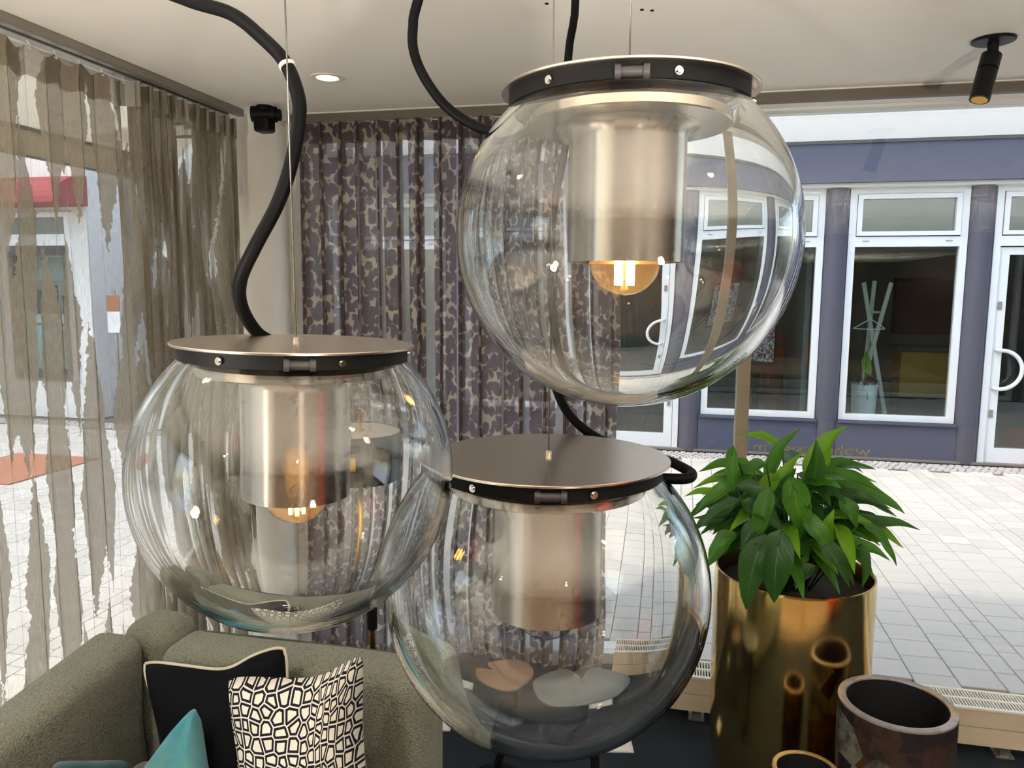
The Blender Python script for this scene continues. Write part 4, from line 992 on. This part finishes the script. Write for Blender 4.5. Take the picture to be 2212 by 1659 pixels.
# ================================================================== SMALL POTS
def shell_pot(label, x, y, r, h, mat, rim):
    t = thing('mosaic_pot', label, 'pot', (x, y, 0), 'small shell-inlaid pots')
    obj('pot_body', MB().lathe([(0.0005, 0), (r*0.84, 0), (r*0.88, 0.008), (r*0.95, h*0.35), (r*0.995, h*0.75), (r, h-0.006)], n=64), mat, t, smooth=True, sharp=40)
    obj('rim', MB().lathe([(r, h-0.006), (r*0.995, h-0.001), (r*0.98, h), (r*0.865, h), (r*0.855, h-0.003), (r*0.855, h-0.012), (r*0.99, h-0.012)], n=64, closed=True), rim, t, smooth=True, sharp=40)
    obj('inner_lining', MB().lathe([(r*0.853, h-0.004), (r*0.845, h-0.16), (0.0005, h-0.165)], n=48), 'pot_inner', t, smooth=True, sharp=60)
shell_pot('dark mosaic shell pot with pale rim, larger of the two small pots', 0.603, 2.160, 0.149, 0.55, 'slate_shell', 'rim_shell')
shell_pot('small pot with pale gold rim in front of the gold planter', 0.357, 2.030, 0.086, 0.40, 'slate_shell', 'rim_gold_shell')

# ================================================================== RADIATOR under the front window
rd = thing('convector_radiator', 'low cream convector heater with slotted white top under the front window', 'radiator', (1.0, 2.93, 0))
X0, X1 = -0.18, 4.8
part('front_panel', rd, 'radiator_cream', [(X0, X1, 2.872, 2.884, 0.122, 0.186)])
part('front_panel', rd, 'radiator_cream', [(X0, X1, 2.872, 2.884, 0.052, 0.119)])
part('back_panel', rd, 'radiator_cream', [(X0, X1, 2.996, 3.008, 0.052, 0.186)])
part('inner_tray', rd, 'shop_interior', [(X0, X1, 2.884, 2.996, 0.05, 0.10)])
part('top_rail', rd, 'radiator_white', [(X0, X1, 2.868, 2.884, 0.186, 0.193)])
part('top_rail', rd, 'radiator_white', [(X0, X1, 2.934, 2.946, 0.186, 0.193)])
part('top_rail', rd, 'radiator_white', [(X0, X1, 2.996, 3.010, 0.186, 0.193)])
for y0, y1 in ((2.884, 2.934), (2.946, 2.996)):
    mb = MB(); xx = -0.18
    while xx < 2.6:
        mb.box(xx-1.0, xx+0.0045-1.0, y0-2.93, y1-2.93, 0.180, 0.191); xx += 0.0105
    tag(obj('grille_slats', mb, 'radiator_white', rd, recalc=False), kind='stuff')
for x in (0.10, 1.178, 2.3, 3.4, 4.4):
    part('foot', rd, 'rail_metal', [(x-0.016, x+0.016, 2.90, 2.96, 0.006, 0.052), (x-0.03, x+0.03, 2.895, 2.965, 0.0, 0.006)])

# ================================================================== LETTERING ON THE GLASS (reads from the street)
cu = bpy.data.curves.new('lettering', 'FONT'); cu.body = 'wohndesign m'; cu.size = 0.06; cu.extrude = 0.0004
tmp = bpy.data.objects.new('tmp', cu); COL.objects.link(tmp)
dg = bpy.context.evaluated_depsgraph_get(); me = bpy.data.meshes.new_from_object(tmp.evaluated_get(dg))
bpy.data.objects.remove(tmp)
xs = [v.co.x for v in me.vertices]; wx = max(xs)-min(xs); k = (0.724-0.290)/wx
for v in me.vertices: v.co = Vector((0.724-(v.co.x-min(xs))*k, 3.156-v.co.z, 1.026+v.co.y*0.95))
lt = obj('window_lettering', me, 'gold_letter', recalc=True)
tag(lt, 'pale gold lettering on the front window glass behind the plant', 'lettering')

# ================================================================== unseen additions behind the viewer: a chair to reflect, lamps to brighten
ch = thing('added_armchair', 'added orange armchair, unseen behind the viewer, for its reflection in the gold planter', 'armchair', (2.75, 0.15, 0))
obj('seat', rbox(-0.35, 0.35, -0.35, 0.35, 0.16, 0.44, 0.06), 'orange_fabric', ch)
obj('backrest', rbox(0.22, 0.40, -0.38, 0.38, 0.30, 0.95, 0.07), 'orange_fabric', ch)
for s in (-1, 1): obj('armrest', rbox(-0.30, 0.30, s*0.36-0.07, s*0.36+0.07, 0.2, 0.62, 0.05), 'orange_fabric', ch)
for a in (-0.28, 0.28):
    for b in (-0.28, 0.28): obj('leg', MB().lathe([(0.014, 0), (0.02, 0.17)], (a, b, 0), 12, cap0=True), 'black_matt', ch, smooth=True)

for lb, x, y in (('added brass uplighter for fill light, unseen behind the viewer on the left', -1.15, -0.35), ('added brass uplighter for fill light, unseen behind the viewer in the middle', 0.75, -0.75), ('added brass uplighter for fill light, unseen behind the viewer on the right', 3.4, -0.9)):  # uplighters added out of view to lift the ceiling and room
    t = thing('added_uplighter', lb, 'floor lamp', (x, y, 0), 'added fill uplighters out of view')
    obj('base', MB().lathe([(0.0005, 0), (0.13, 0), (0.13, 0.012), (0.0005, 0.02)], n=36), 'brass', t, smooth=True, sharp=30)
    obj('stem', MB().tube([(0, 0, 0.018), (0, 0, 1.05)], 0.010, 12), 'brass', t, smooth=True)
    obj('bowl', MB().lathe([(0.012, 1.045), (0.07, 1.06), (0.12, 1.10), (0.14, 1.14), (0.137, 1.14), (0.115, 1.105), (0.066, 1.066), (0.012, 1.05)], n=40, closed=True), 'brass', t, smooth=True, sharp=40)
    ld = bpy.data.lights.new('added_uplighter_spot', 'SPOT'); ld.energy = FILL_UPLIGHT_W*(0.7 if x < 0 else 1.05); ld.color = (1.0, 0.92, 0.80); ld.spot_size = math.radians(165); ld.spot_blend = 0.4; ld.shadow_soft_size = 0.06
    lo = bpy.data.objects.new('added_uplighter_spot', ld); COL.objects.link(lo); lo.parent = t; lo.location = (0, 0, 1.15); lo.rotation_euler = (PI, 0, 0)
